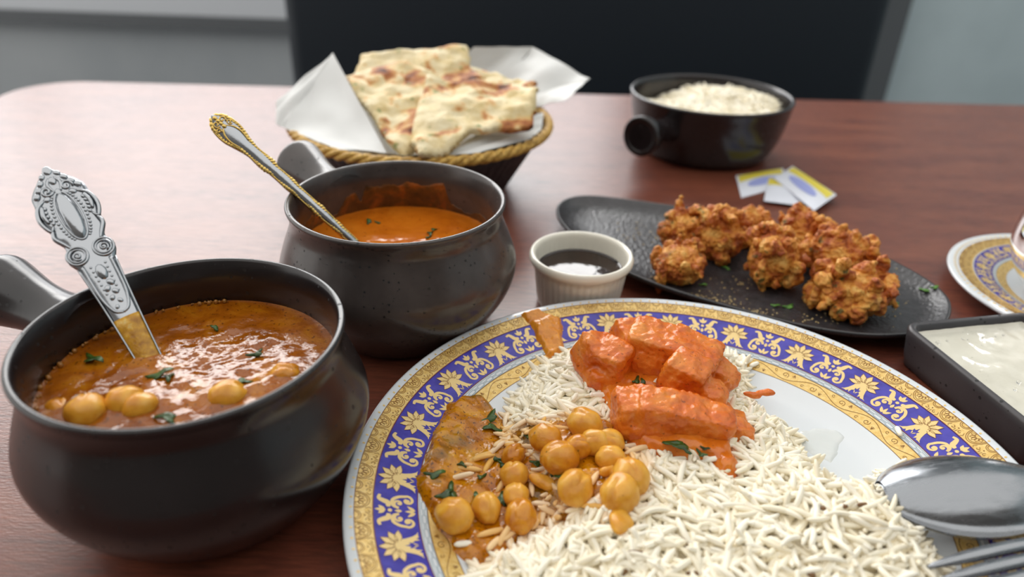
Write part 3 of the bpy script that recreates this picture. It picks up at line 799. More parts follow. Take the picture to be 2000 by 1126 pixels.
def decorate(pl, parent, nl, phase, nmed, nsc, nbr, ntick):
    b_ = pl.b; o1, o2 = .00012, .00020
    D = Deco(pl, b_['b0'], b_['b1'], o1); L_ = Deco(pl, b_['b0'], b_['b1'], o2)
    for k in range(nl):
        a = phase + 2 * pi * k / nl
        # lotus on a flared stem
        for j in range(7):
            an = math.radians(-96 + 32 * j); ln = .36 if j in (2, 3, 4) else .34
            pts = D.petal(a, 0 + .10 * math.sin(an), .53 + .07 * math.cos(an), an, ln, .17); L_.stroke(a, pts[::2] , .012)
        bell = [(-.40, .06), (-.33, .10), (-.26, .20), (-.20, .36), (-.18, .50), (-.13, .60), (0, .64), (.13, .60), (.18, .50), (.20, .36), (.26, .20), (.33, .10), (.40, .06),
                (.30, .07), (.24, .06), (.20, .12), (.15, .05), (.13, .17), (.07, .22), (.09, .30), (.03, .28), (0, .40), (-.03, .28), (-.09, .30), (-.07, .22), (-.13, .17), (-.15, .05), (-.20, .12), (-.24, .06), (-.30, .07)]
        D.fill(a, bell); L_.stroke(a, [(-.18, .50), (-.13, .60), (0, .64), (.13, .60), (.18, .50)], .014)
        for sg in (-1, 1): D.fill(a, [(sg * .012, .10), (sg * .07, .20), (sg * .045, .21), (sg * .012, .16)])
        # scrolls between
        a += pi / nl
        for sg in (-1, 1):
            c1 = curl(sg * .22, .43, .13, pi if sg > 0 else 0, .95, -sg, 14)[::-1]
            mid = smooth_profile([(c1[-1][0], c1[-1][1]), (sg * .16, .56), (sg * .32, .57), (sg * .43, .44), (sg * .47, .28)], 5)[1:]
            c2 = curl(sg * .34, .24, .145, 0 if sg > 0 else pi, .95, -sg, 14)
            path = c1 + [(sg * abs(x), t) for x, t in mid] + c2
            path = [(sg * (abs(x)), t) for x, t in path]
            n_ = len(path); D.stroke(a, path, .075, [.55 + .55 * math.sin(pi * i / (n_ - 1)) for i in range(n_)])
            D.dot(a, sg * .22, .43, .04); D.dot(a, sg * .33, .23, .05)
            horn = smooth_profile([(sg * .10, .66), (sg * .22, .68), (sg * .27, .78), (sg * .33, .88), (sg * .44, .86)], 5)
            D.stroke(a, horn, .12, [.5 + .7 * math.sin(pi * (i / (len(horn) - 1)) ** .7) * (1 - .4 * i / len(horn)) for i in range(len(horn))])
            D.petal(a, 0, .74, sg * math.radians(38), .19, .09); D.petal(a, sg * .02, .06, sg * math.radians(40), .24, .09)
        D.petal(a, 0, .72, 0, .25, .10); D.dot(a, 0, .63, .05); D.petal(a, 0, .36, 0, .17, .09); D.petal(a, 0, .08, 0, .22, .08)
    D.mb.build('gold_flower_print', 'motif', parent, False); 
    # fine brown lines: flower outlines, medallions, scrolls
    G = Deco(pl, b_['g0'], b_['g1'], o1); w = .034
    for k in range(nmed):
        a = phase + 2 * pi * k / nmed
        for rr in (.80, .68): G.stroke(a, [(rr * .78 * math.cos(q), .98 - rr * math.sin(q)) for q in [pi * i / 20 for i in range(21)]], w)
        G.stroke(a, [(.22 * math.cos(q), .98 - .24 * math.sin(q)) for q in [pi * i / 10 for i in range(11)]], w)
        for q in (22, 56, 90, 124, 158):
            q = math.radians(q); f = lambda rad, dq: (rad * .8 * math.cos(q + dq), .98 - rad * math.sin(q + dq))
            G.stroke(a, [f(.26, -.2), f(.45, -.26), f(.58, 0), f(.45, .26), f(.26, .2)], w)
        a2 = a + pi / nmed
        for rr in (.34, .24): G.stroke(a2, [(rr * math.cos(q), .98 - rr * math.sin(q)) for q in [pi * i / 10 for i in range(11)]], w)
        for sg in (-1, 1):
            G.stroke(a2, curl(sg * .30, .26, .15, 1.2, .8, sg, 9), w); G.stroke(a2, [(sg * .06, .08), (sg * .08, .28)], w)
            G.stroke(a2, [(sg * .50, .10), (sg * .62, .2), (sg * .52, .4)], w)
        G.dot(a2, 0, .44, .05, 6)
    for q in (b_['g0'], b_['g1']): G.mb.add(*ring_strip(pl, q, .00032 * pl.R / .149, o1))
    I = Deco(pl, b_['i0'], b_['i1'], o1); w = .036
    for k in range(nsc):
        a = phase + 2 * pi * k / nsc; sg = 1 if k % 2 else -1; T = lambda t: t if sg > 0 else 1 - t
        half = pi / nsc * ((b_['i0'] + b_['i1']) / 2) / I.h
        I.stroke(a, [(-half + 2 * half * i / 12, T(.5 + .34 * math.sin(pi * (i / 12)))) for i in range(13)], w)
        I.stroke(a, [(x, T(t)) for x, t in curl(.02, .42, .24, 2.4, 1.2, 1, 14)], w); I.stroke(a, [(x, T(t)) for x, t in curl(half * .7, .25, .14, 2.4, 1.0, -1, 9)], w * .8)
        for q in (-.5, 0, .5): I.stroke(a, [(-half * .55, T(.16)), (-half * .55 + .22 * math.sin(q), T(.16 + .26 * math.cos(q)))], w)
    for q in (b_['i0'], b_['i1']): I.mb.add(*ring_strip(pl, q, .0003 * pl.R / .149, o1))
    mb = MB(); mb.add(G.mb.V, G.mb.F); mb.add(I.mb.V, I.mb.F); mb.add(L_.mb.V, L_.mb.F); mb.build('brown_line_print', 'brown', parent, False)
    B_ = Deco(pl, b_['i1'], b_['b0'], o1)
    for k in range(nbr):
        a = phase + 2 * pi * k / nbr; hw = pi / nbr * b_['b0'] / B_.h
        B_.stroke(a, [(-hw * .55, .2), (hw * .55, .2), (hw * .55, .62), (-hw * .55, .62), (-hw * .55, .2)], .07)
        B_.stroke(a, [(hw * .55, .34), (hw * 1.45, .34)], .06); B_.stroke(a, [(hw * .55, .5), (hw * 1.45, .5)], .06)
    for q in (.08, .8): B_.mb.add(*ring_strip(pl, b_['i1'] + q * B_.h, .00022 * pl.R / .149, o1))
    B_.mb.build('grey_brick_print', 'greyline', parent, False)
    mb = MB()
    for q in (b_['b0'], b_['b1']): mb.add(*ring_strip(pl, q, .00045 * pl.R / .149, o2))
    mb.build('maroon_ring_print', 'maroon', parent, False)
    T_ = Deco(pl, b_['g1'], pl.R, o1)
    for k in range(ntick): T_.dot(2 * pi * k / ntick, 0, .42, .17, 8, 1.25)
    T_.mb.build('gold_dot_print', 'gold', parent, False)
def ring_strip(pl, r, w, off, n=240):
    V = []; 
    for i in range(n):
        a = 2 * pi * i / n; V.append(pl.pt(r - w / 2, a, off)); V.append(pl.pt(r + w / 2, a, off))
    return V, [(2 * i, 2 * i + 1, (2 * i + 3) % (2 * n), (2 * i + 2) % (2 * n)) for i in range(n)]

PC = Vector((.0817, .2335, 0)); PR = .1478
PROF = [(0, .0042), (.04, .0042), (.08, .0044), (.09, .0047), (.097, .0056), (.102, .0070), (.107, .0086), (.1478, .0203)]
BIG = Plate(PC, PR, PROF, dict(i0=.1075, i1=.1153, b0=.1193, b1=.1373, g0=.1373, g1=.1447))
dp = thing('dinner_plate', 'large white dinner plate with a blue and gold lotus border', 'plate', PC)
dpb = plate_body(BIG, 'plate_body', dp); decorate(BIG, dpb, 22, math.radians(84.15), 55, 44, 100, 170)
SCN = Vector((.3955, .4268, 0)); SR = .0895
SPROF = [(0, .0035), (.03, .0036), (.042, .0042), (.050, .0058), (.058, .0078), (.066, .0098), (.074, .0113), (.082, .0123), (.0895, .0128)]
SAU = Plate(SCN, SR, SPROF, dict(i0=.0520, i1=.0585, b0=.0612, b1=.0735, g0=.0745, g1=.0835))
sa = thing('saucer', 'small white saucer with a blue and gold border under the glass', 'saucer', SCN)
sab = plate_body(SAU, 'saucer_body', sa, .0026, .5, 160); decorate(SAU, sab, 18, .15, 40, 34, 70, 120)
# glass on the saucer
GC = Vector((.3830, .4300, .0037))
gl = thing('tea_glass', 'clear glass of amber drink standing on the saucer at the right edge', 'glass', GC)
gp = smooth_profile([(0, .004), (.02, .003), (.0215, 0), (.025, .0012), (.037, .012), (.0455, .028), (.0470, .042), (.0440, .062), (.0400, .076), (.0394, .0768), (.0388, .076), (.0427, .062), (.0456, .042), (.0441, .029), (.0355, .014), (.02, .007), (0, .007)], 3)
mesh_obj('glass_wall', *lathe([(max(r, 0), z) for r, z in gp], 64, GC), 'glass', gl)
mesh_obj('drink', *lathe([(0, .0072), (.0195, .0074), (.035, .0143), (.0436, .0293), (.0451, .042), (.0430, .058), (0, .058)], 48, GC), 'tea', gl)

# ------------------------------------------------------------------ ramekin of dark sauce
RC = Vector((.0437, .4110, 0))
rk = thing('ramekin', 'small cream fluted ramekin of dark sauce between pot and platter', 'ramekin', RC)
rp = smooth_profile([(0, .003), (.022, .0025), (.0235, 0), (.0255, .0), (.0268, .003), (.0300, .0285)], 5)
def flute(a, r, z):
    return r + (.0006 * (abs(math.sin(a * 22)) - .5) * max(0, min(1, (z - .002) / .003, (.0275 - z) / .002)) if r > .026 else 0)
body = rp + [(.0306, .0288)] + smooth_profile([(.0322, .0296), (.0334, .0318), (.0332, .0342), (.0320, .0358), (.0304, .0354), (.0294, .0338), (.0288, .03), (.0268, .014), (.0245, .0055), (.02, .0045), (0, .0045)], 4)
V, Fc = lathe([(max(r, 0), z) for r, z in body], 220, RC, flute); mesh_obj('ramekin_body', V, Fc, 'cream', rk)
so = fluid_disc('dark_sauce', Vector((RC.x, RC.y, 0)), .0278, .0235, 'tamarind', .00006, 3.3); tag(so, 'glossy dark brown tamarind sauce inside the ramekin', 'sauce')

# ------------------------------------------------------------------ square dish of yogurt sauce
def rr_outline(L, W, r, n=8):
    out = []
    for (cx, cy, a0) in ((L / 2 - r, W / 2 - r, 0), (-L / 2 + r, W / 2 - r, pi / 2), (-L / 2 + r, -W / 2 + r, pi), (L / 2 - r, -W / 2 + r, 3 * pi / 2)):
        for k in range(n + 1): a = a0 + pi / 2 * k / n; out.append((cx + r * math.cos(a), cy + r * math.sin(a)))
    return out
DA = math.radians(12.4); DL, DW, DH = .088, .100, .0252
ux = Vector((math.cos(DA), math.sin(DA), 0)); uy = Vector((-math.sin(DA), math.cos(DA), 0)); corner = Vector((.2262, .3555, 0))
DC = corner + ux * (DL / 2) - uy * (DW / 2)
ds = thing('square_dish', 'charcoal rectangular dish of white yogurt sauce at the right edge', 'dish', DC)
rings = [(.006, 0.0, 0), (.0035, .0012, 0), (.0020, .008, 0), (.0004, .020, 0), (0, .0238, 0), (.0008, .0252, 0), (.0026, .0254, 0), (.0038, .0246, 0), (.0048, .020, 0), (.0066, .008, 0), (.0095, .0055, 0)]
V = []; Fc = []
for ins, z, _ in rings: V += [tuple(DC + ux * x + uy * y + Vector((0, 0, z))) for x, y in rr_outline(DL - 2 * ins, DW - 2 * ins, max(.003, .0085 - ins * .5))]
N = 36
for i in range(len(rings) - 1):
    for k in range(N): j = (k + 1) % N; Fc.append((i * N + k, i * N + j, (i + 1) * N + j, (i + 1) * N + k))
Fc.append(tuple(range(N - 1, -1, -1))); Fc.append(tuple(range((len(rings) - 1) * N, len(rings) * N)))
mesh_obj('dish_body', V, Fc, 'dish', ds)
DC2 = DC; ry = thing('yogurt_sauce', 'pale white yogurt sauce filling the charcoal square dish', 'sauce', DC + Vector((0, 0, .02)))
V = []; Fc = []; nx, ny = 50, 56; zy = .0202; gL, gW = DL - .0096, DW - .0096
for j in range(ny + 1):
    for i in range(nx + 1):
        x = (-.5 + i / nx) * gL; y = (-.5 + j / ny) * gW; p = DC + ux * x + uy * y
        ed = min(.5 * gL - abs(x), .5 * gW - abs(y)); zz = zy + .0005 * noise.fractal(Vector((p.x * 90, p.y * 90, 1)), 1, 2, 3) + .0012 * math.exp(-ed / .0016)
        V.append((p.x, p.y, zz))
for j in range(ny):
    for i in range(nx): k = j * (nx + 1) + i; Fc.append((k, k + 1, k + nx + 2, k + nx + 1))
mesh_obj('sauce_surface', V, Fc, 'raita', ry)
b = MB()
for x, y, r in ((1990, 745, .0011), (1983, 759, .0009), (1832, 668, .0012), (1850, 664, .0007), (1880, 660, .0006), (1920, 657, .0006), (1890, 661, .0005), (1945, 655, .0006), (1960, 653, .0007)):
    p = at(x, y, zy + .0008); b.add(*sphere((p.x, p.y, zy + .0006), r, None, 12, 8))
o = b.build('bubbles', 'glass', ry); o['kind'] = 'stuff'

# ------------------------------------------------------------------ oval black platter with fritters
OUTL = [(1085, 408), (1092, 394), (1112, 384), (1145, 380), (1190, 383), (1300, 398), (1430, 417), (1560, 446), (1650, 470), (1722, 496), (1780, 525), (1828, 554), (1854, 580), (1860, 602), (1852, 628), (1824, 646), (1765, 652), (1700, 654), (1600, 642), (1500, 619), (1400, 591), (1300, 561), (1220, 529), (1150, 487), (1105, 446), (1088, 424)]
OP = [at(x, y, .0145) for x, y in OUTL]; OP = [Vector((p.x, p.y)) for p in OP][::-1]
OPs = smooth_profile([(p.x, p.y) for p in OP] + [(OP[0].x, OP[0].y)], 4)[:-1]
OPs = np.array(OPs); oc = OPs.mean(0); OC = Vector((float(oc[0]), float(oc[1]), 0))
def offset_poly(P, d):
    t = np.roll(P, -1, 0) - np.roll(P, 1, 0); t /= np.linalg.norm(t, axis=1)[:, None] + 1e-12; nrm = np.stack([-t[:, 1], t[:, 0]], 1)
    Q = P + nrm * d
    for _ in range(6): Q = .5 * Q + .25 * (np.roll(Q, 1, 0) + np.roll(Q, -1, 0))
    return Q
area = .5 * np.sum(OPs[:, 0] * np.roll(OPs[:, 1], -1) - np.roll(OPs[:, 0], -1) * OPs[:, 1])
if area < 0: OPs = OPs[::-1]
pt_ = thing('oval_platter', 'long oval black stoneware platter of fried fritters', 'platter', OC)
rings = [(.030, 0.0), (.026, .0), (.012, .0045), (.003, .0098), (.0002, .0125), (0, .0140), (.0010, .0147), (.0022, .0142), (.005, .0118), (.010, .0090), (.018, .0072), (.028, .0066)]
V = []; N = len(OPs)
for d, z in rings: V += [(x, y, z) for x, y in offset_poly(OPs, d)]
Fc = []; mi = []
for i in range(len(rings) - 1):
    for k in range(N): j = (k + 1) % N; Fc.append((i * N + k, i * N + j, (i + 1) * N + j, (i + 1) * N + k)); mi.append(1 if i >= 7 else 0)
Fc.append(tuple(range(N - 1, -1, -1))); mi.append(0); Fc.append(tuple(range((len(rings) - 1) * N, len(rings) * N))); mi.append(1)
mesh_obj('platter_body', V, Fc, ['platter', 'platter_top'], pt_, True, mi)
def pakora(px, py, zc, size, seed, label, stretch=(1, 1, 1), ang=0.0, nb=26):
    size *= 1.12
    rr = random.Random(seed); c = at(px, py, zc); prims = []
    rx, ry_, rz = size * stretch[0], size * stretch[1], size * stretch[2]; R = Euler((0, 0, ang)).to_matrix()
    prims.append((tuple(c), (rx * .78, ry_ * .78, rz * .8), Euler((0, 0, ang)), 1))
    for i in range(nb):
        th = rr.uniform(0, 2 * pi); sz = rr.uniform(-.55, 1.0); q = math.sqrt(max(0, 1 - sz * sz)); k = rr.uniform(.7, .95)
        p = R @ Vector((rx * q * math.cos(th) * k, ry_ * q * math.sin(th) * k, rz * sz * k)) + c
        s = size * rr.uniform(.13, .32); e = Euler((rr.uniform(0, 3), rr.uniform(0, 3), rr.uniform(0, 3)))
        if rr.random() < .4: prims.append((tuple(p), (s * 2.2, s * .62, s * .5), e, 1))     # onion and potato shreds
        else: prims.append((tuple(p), (s, s * .8, s * .7), e, 1))
    lowest = min(p[0][2] - max(p[1]) * .8 for p in prims)
    o = blob('fritter', prims, size * .033, 'pakora', None, 2, ((150, .0016, 't'), (330, .0011, 'r'), (700, .0005, 'n')), seed)
    zs = np.empty(len(o.data.vertices) * 3); o.data.vertices.foreach_get('co', zs); lo = float(np.percentile(zs[2::3], 3.5))
    o.location.z = .0064 - lo
    tag(o, label, 'fritter', 'fried fritters on the black platter'); return o
pakora(1328, 512, .020, .0165, 1, 'golden fritter with a curled strip at the left front of the platter', (1.15, 1.0, .85), .3)
pakora(1330, 452, .022, .0155, 2, 'fritter at the back left of the platter behind the curled one', (1, 1, 1.15), .5)
pakora(1400, 462, .022, .0185, 3, 'large browned fritter with herb shreds in the middle of the left cluster', (1.15, 1, 1.05), -.4, 34)
pakora(1462, 437, .023, .0150, 4, 'crisp orange fritter at the back of the left cluster', (1.1, .9, 1.1), .8)
pakora(1508, 512, .0215, .0185, 5, 'spice-dusted upright fritter standing between the two clusters', (.95, 1, 1.2), .2, 32)
pakora(1560, 455, .024, .0165, 6, 'tall dark fritter at the back of the right cluster', (1.0, .9, 1.25), 1.1)
pakora(1635, 500, .022, .0190, 7, 'reddish craggy fritter in the middle of the right cluster', (1.2, 1.0, 1.05), -.5, 34)
pakora(1662, 572, .0185, .0205, 8, 'broad golden fritter lying at the near right of the platter', (1.25, 1.0, .75), -.15, 36)
def platter_z(d): return float(np.interp(d, [.003, .005, .010, .018, .028], [.0138, .0118, .0090, .0072, .0066]))
for i, (x, y, s, lab) in enumerate([(1806, 568, .0034, 'bright green herb flake alone near the platter right tip'), (1822, 570, .0026, 'small green herb flake touching the bigger one at the platter tip'),
        (1750, 585, .0030, 'pale green herb sliver beside the broad golden fritter'), (1542, 590, .0032, 'dull green herb flake in front of the right cluster'), (1516, 588, .0024, 'tiny green herb flake left of the dull one'),
        (1686, 494, .0034, 'green herb leaf tucked behind the reddish fritter'), (1376, 548, .0022, 'herb crumb at the foot of the curled fritter'), (1420, 515, .0026, 'thin herb sliver between the two fritter clusters')]):
    p = at(x, y, .0105); D = float(poly_sd(OPs, np.array([p.x]), np.array([p.y]))[0]); z = platter_z(D) + .0009
    o = leaf('herb_flake', (p.x, p.y, z), s, random.uniform(0, 6), 'herb_fresh', None, .05, 40 + i); tag(o, lab, 'herb', 'herb flakes on the black platter')
b = MB(); rr = random.Random(5)
for (x0, y0, sx, sy, n) in ((1395, 585, 60, 16, 90), (1300, 545, 50, 18, 50), (1480, 610, 40, 8, 40), (1250, 455, 70, 25, 50), (1440, 550, 60, 20, 30), (1750, 600, 40, 30, 16), (1750, 530, 20, 14, 10), (1600, 620, 60, 14, 24)):
    for i in range(n):
        p = at(rr.gauss(x0, sx * .5), rr.gauss(y0, sy * .5), .008); D = float(poly_sd(OPs, np.array([p.x]), np.array([p.y]))[0])
        if D < .004: continue
        s = rr.uniform(.0002, .0006); b.add(*sphere((p.x, p.y, platter_z(D) + s * .4), (s * 1.4, s, s * .6), Euler((0, 0, rr.uniform(0, 3))), 6, 4))
o = b.build('spice_crumbs', 'crumb', None); tag(o, 'pale spice crumbs scattered over the black platter', 'crumbs', None, 'stuff')

# ------------------------------------------------------------------ food on the dinner plate
def plate_z(X, Y): return np.interp(np.hypot(X - PC.x, Y - PC.y), BIG.pr, BIG.pz)
def pxpoly(pts, z): return [(at(x, y, z).x, at(x, y, z).y) for x, y in pts]
RICE_PX = [(930, 1190), (925, 1118), (960, 1085), (1010, 1050), (1075, 1020), (1040, 950), (1000, 900), (985, 830), (1010, 770), (1060, 715), (1120, 690), (1190, 690), (1300, 690), (1400, 690), (1450, 705), (1455, 745), (1470, 790), (1545, 830),
           (1560, 870), (1600, 915), (1655, 950), (1690, 945), (1745, 915), (1762, 925), (1740, 985), (1775, 1020), (1805, 1050), (1830, 1090), (1870, 1126), (1885, 1190), (1800, 1290), (1400, 1330), (1050, 1290)]
RP = pxpoly(RICE_PX, .010)
_lumps = [(1300, 730, .026, .010), (1150, 740, .020, .005), (1330, 850, .026, .006), (1500, 980, .03, .005), (1250, 1060, .035, .005), (1700, 1030, .02, .006), (1600, 1120, .04, .006), (1430, 740, .012, .004)]
_lumps = [(at(x, y, .015), s, h) for x, y, s, h in _lumps]
def rice_h(X, Y):
    D = poly_sd(RP, X, Y); h = .0115 * sstep((D + .001) / .022)
    for p, s, a in _lumps: h = h + a * np.exp(-((X - p.x) ** 2 + (Y - p.y) ** 2) / (s * s)) * sstep(D / .012)
    return h
def food_z(X, Y): return plate_z(X, Y) + rice_h(X, Y)
def fz(x, y): return float(food_z(np.array([x]), np.array([y]))[0])
def on_food(px, py, dz=0.0):
    z = .015
    for _ in range(12):
        p = at(px, py, z); z = .5 * z + .5 * (fz(p.x, p.y) + dz)
    p = at(px, py, z); return p
CURRY_PX = [(808, 955), (818, 905), (845, 840), (872, 790), (900, 772), (945, 764), (975, 790), (1010, 822), (1075, 835), (1130, 820), (1195, 840), (1225, 880), (1260, 925), (1250, 985), (1215, 1010), (1150, 1000), (1085, 1015), (1040, 1030), (1010, 1050), (960, 1080), (925, 1102), (882, 1066), (838, 1012)]
CP = pxpoly(CURRY_PX, .012)
# rice grains: one mound
def grain_mesh(L, W, bend, k=8, n=6):
    V = []; 
    for i in range(k + 1):
        t = -1 + 2 * i / k; r = W * .5 * max(.10, (1 - abs(t) ** 3.6)) ** .5; x = t * L / 2; zb = bend * (1 - t * t)
        for j in range(n): a = 2 * pi * j / n; V.append((x, r * math.cos(a), zb + r * .85 * math.sin(a)))
    Fc = []
    for i in range(k):
        for j in range(n): q = (j + 1) % n; Fc.append((i * n + j, i * n + q, (i + 1) * n + q, (i + 1) * n + j))
    Fc.append(tuple(range(n - 1, -1, -1))); Fc.append(tuple(range(k * n, (k + 1) * n)))
    return np.array(V), Fc
PROTO = [grain_mesh(L, W, bd) for L, W, bd in ((.0138, .0029, .0006), (.0152, .0028, .0014), (.0122, .0030, .0002), (.0112, .0028, -.0008), (.0160, .0028, .0022), (.0074, .0029, 0.0))]
def grains(pos, yaw, pitch, roll, kinds, tint):
    VV = []; FF = []; TT = []; off = 0
    for p, a, b_, r_, k, t in zip(pos, yaw, pitch, roll, kinds, tint):
        V, Fc = PROTO[k]; ca, sa_, cb, sb, cr, sr = math.cos(a), math.sin(a), math.cos(b_), math.sin(b_), math.cos(r_), math.sin(r_)
        R = np.array([[ca, -sa_, 0], [sa_, ca, 0], [0, 0, 1]]) @ np.array([[cb, 0, sb], [0, 1, 0], [-sb, 0, cb]]) @ np.array([[1, 0, 0], [0, cr, -sr], [0, sr, cr]])
        VV.append(V @ R.T + p); FF += [tuple(i + off for i in f) for f in Fc]; TT.append(np.repeat([t], len(V), 0)); off += len(V)
    return np.concatenate(VV), FF, np.concatenate(TT)
def set_tint(o, T):
    ca = o.data.color_attributes.new('tint', 'FLOAT_COLOR', 'POINT')
    ca.data.foreach_set('color', np.concatenate([T, np.ones((len(T), 1))], 1).astype(np.float32).ravel())
WHITE = np.array(hexc('#faf4e4')[:3]); CREAM = np.array(hexc('#f4ead0')[:3]); STAIN = np.array(hexc('#e2a51c')[:3]); ORANGE = np.array(hexc('#df8a45')[:3])
def rice_heap(name, poly, zf, n, base_fn, seed, lift=0.0, stain=None, scale=1.0):
    g = np.random.default_rng(seed); P = np.asarray(poly); lo, hi = P.min(0), P.max(0)
    X = g.uniform(lo[0], hi[0], n * 4); Y = g.uniform(lo[1], hi[1], n * 4); D = poly_sd(P, X, Y); ok = D > -.0005
    X, Y, D = X[ok][:n], Y[ok][:n], D[ok][:n]; n = len(X)
    base = base_fn(X, Y); top = zf(X, Y); u = g.random(n) ** .3; Z = base + .0012 + (top - base) * u + g.normal(0, .0006, n) + lift
    yaw = fbm(X, Y, 42, seed * 1.7, 2) * 4.0 + g.normal(0, .55, n) + pi * (g.random(n) < .5); pitch = g.normal(0, .22, n); pitch = np.where(g.random(n) < .06, g.uniform(-1.0, 1.0, n), pitch)
    Z = np.maximum(Z, base + .0012 + np.abs(np.sin(pitch)) * .004)
    kinds = g.choice(6, n, p=[.26, .2, .2, .12, .12, .10]); t = g.random(n)[:, None]; tint = WHITE * (1 - t) + CREAM * t
    if stain is not None:
        s = stain(X, Y)[:, None] * g.uniform(.4, 1.1, n)[:, None]; s = np.clip(s, 0, 1); tint = tint * (1 - s) + STAIN * s
    return grains(np.stack([X, Y, Z], 1), yaw, pitch, g.uniform(0, 6, n), kinds, tint)
def stain(X, Y):
    D = poly_sd(CP, X, Y); return np.clip(.75 * sstep((D + .005) / .010), 0, 1)
V, Fc, T = rice_heap('r', RP, food_z, 7500, plate_z, 3, 0, stain)
# soft core under the loose grains
lo = np.array(RP).min(0); hi = np.array(RP).max(0); cs = .0016
X, Y = np.meshgrid(np.arange(lo[0], hi[0], cs), np.arange(lo[1], hi[1], cs)); D = poly_sd(RP, X, Y); Zc = plate_z(X, Y) - .0012 + np.maximum(rice_h(X, Y) - .0022, 0) * 1.0
kp = (D > .003); ck = kp[:-1, :-1] & kp[1:, :-1] & kp[:-1, 1:] & kp[1:, 1:]; idx = np.arange(X.size).reshape(X.shape)
J, I = np.nonzero(ck); F2 = np.stack([idx[J, I], idx[J, I + 1], idx[J + 1, I + 1], idx[J + 1, I]], 1)
usedv = np.unique(F2); remap = -np.ones(X.size, int); remap[usedv] = np.arange(len(usedv)) + len(V)
Vc = np.stack([X.ravel()[usedv], Y.ravel()[usedv], Zc.ravel()[usedv]], 1)
o = mesh_obj('rice', np.concatenate([V, Vc]), Fc + [tuple(f) for f in remap[F2]], 'rice')
set_tint(o, np.concatenate([T, np.repeat([CREAM], len(Vc), 0)])); tag(o, 'mound of loose white basmati rice covering the dinner plate', 'rice', None, 'stuff')
# stray grains off the mound
for i, (x, y, yaw, lab) in enumerate([(1755, 842, 1.4, 'single rice grain stuck on the grey and blue border at right'), (1472, 717, .6, 'single rice grain on the inner gold border beside the chicken'),
        (905, 1068, .2, 'rice grain lying in the brown sauce near the plate front left'), (1535, 868, -.7, 'long rice grain poking out over the bare white plate')]):
    p = at(x, y, .013); z = fz(p.x, p.y); p = at(x, y, z + .0012)
    V, Fc, T = grains([np.array((p.x, p.y, float(plate_z(np.array([p.x]), np.array([p.y]))[0]) + .0013 + (.0022 if i == 2 else 0) + (.003 if i == 3 else 0)))], [yaw], [.05], [0], [0 if i == 3 else 5], [WHITE])
    g = mesh_obj('rice_grain', V, Fc, 'rice'); set_tint(g, T); tag(g, lab, 'rice grain', 'stray rice grains')
for i, (x, y, a, lab) in enumerate([(1240, 1078, .3, 'brown cumin seed in the rice below the chickpeas'), (1216, 1118, 1.0, 'cumin seed at the bottom edge of the rice'), (1357, 1120, .2, 'dark cumin seed at the bottom middle of the rice'),
        (1580, 1118, 1.9, 'cumin seed at the bottom edge toward the spoon'), (1688, 985, .4, 'long cumin seed near the tip of the spoon'), (1650, 985, 1.2, 'short cumin seed left of the spoon tip'), (1336, 1056, 1.4, 'cumin seed half hidden in the middle of the rice'), (1612, 990, .9, 'cumin seed among grains right of the rice centre')]):
    p = on_food(x, y, .0012); V, Fc, T = grains([np.array(p)], [a], [.3], [0], [5], [WHITE]); V = (V - np.array(p)) * np.array((1.0, .75, .75)) + np.array(p)
    tag(mesh_obj('cumin_seed', V, Fc, 'cumin'), lab, 'seed', 'cumin seeds in the rice')

# chickpea curry served on the plate
def curry_base(X, Y): return plate_z(X, Y) + np.maximum(rice_h(X, Y) * .97, .0)
cs_ = pool('chickpea_sauce', CP, curry_base, 'chana_plate', None, .0008, .0040, .007, (120, .0016), 4.0)
tag(cs_, 'glossy golden-brown chickpea sauce spreading over the left of the plate', 'sauce')
def sauce_z(x, y):
    X, Y = np.array([x]), np.array([y]); D = float(poly_sd(CP, X, Y)[0]); return max(fz(x, y), float(curry_base(X, Y)[0]) + .0038 * float(sstep(D / .007)))
def on_sauce(px, py, dz):
    z = .015
    for _ in range(12): p = at(px, py, z); z = .5 * z + .5 * (sauce_z(p.x, p.y) + dz)
    return at(px, py, z)
PEAS = [(889, 1006, .0076, 0, 'largest smooth chickpea, alone at the front left of the plate'), (950, 990, .0064, 0, 'chickpea with a herb on top, right of the largest one'), (1016, 1008, .0070, 1, 'orange chickpea half under rice at the front of the sauce'),
        (1004, 927, .0066, 0, 'smooth oval chickpea half in the middle of the sauce'), (1008, 968, .0060, 0, 'chickpea below the smooth oval half'), (1003, 889, .0056, 1, 'reddish chickpea above the smooth oval half'),
        (1066, 856, .0078, 1, 'orange chickpea at the top left of the chickpea heap'), (1094, 893, .0082, 1, 'herb-flecked chickpea in the middle of the heap'), (1143, 827, .0078, 0, 'square-looking pale chickpea at the top of the heap'),
        (1161, 864, .0066, 0, 'round chickpea under the topmost one'), (1193, 862, .0062, 0, 'yellow chickpea at the upper right of the heap'), (1192, 893, .0062, 0, 'chickpea at the right side of the heap above the biggest pair'), (1130, 872, .0058, 1, 'yellow split chickpea squeezed in the heap centre'),
        (1123, 953, .0078, 0, 'left chickpea of the big pair at the heap front'), (1211, 965, .0086, 0, 'big chickpea with a green fleck at the heap front right'), (1233, 932, .0080, 0, 'rightmost chickpea leaning on the white rice')]
for i, (x, y, r, sc_, lab) in enumerate(PEAS):
    p = on_sauce(x, y, r * .55); o = chickpea((p.x, p.y, p.z), r, random.uniform(0, 6), 'chickpea2' if sc_ else 'chickpea', i * 2.3 + 1, random.uniform(.82, .95)); tag(o, lab, 'chickpea', 'chickpeas on the dinner plate')
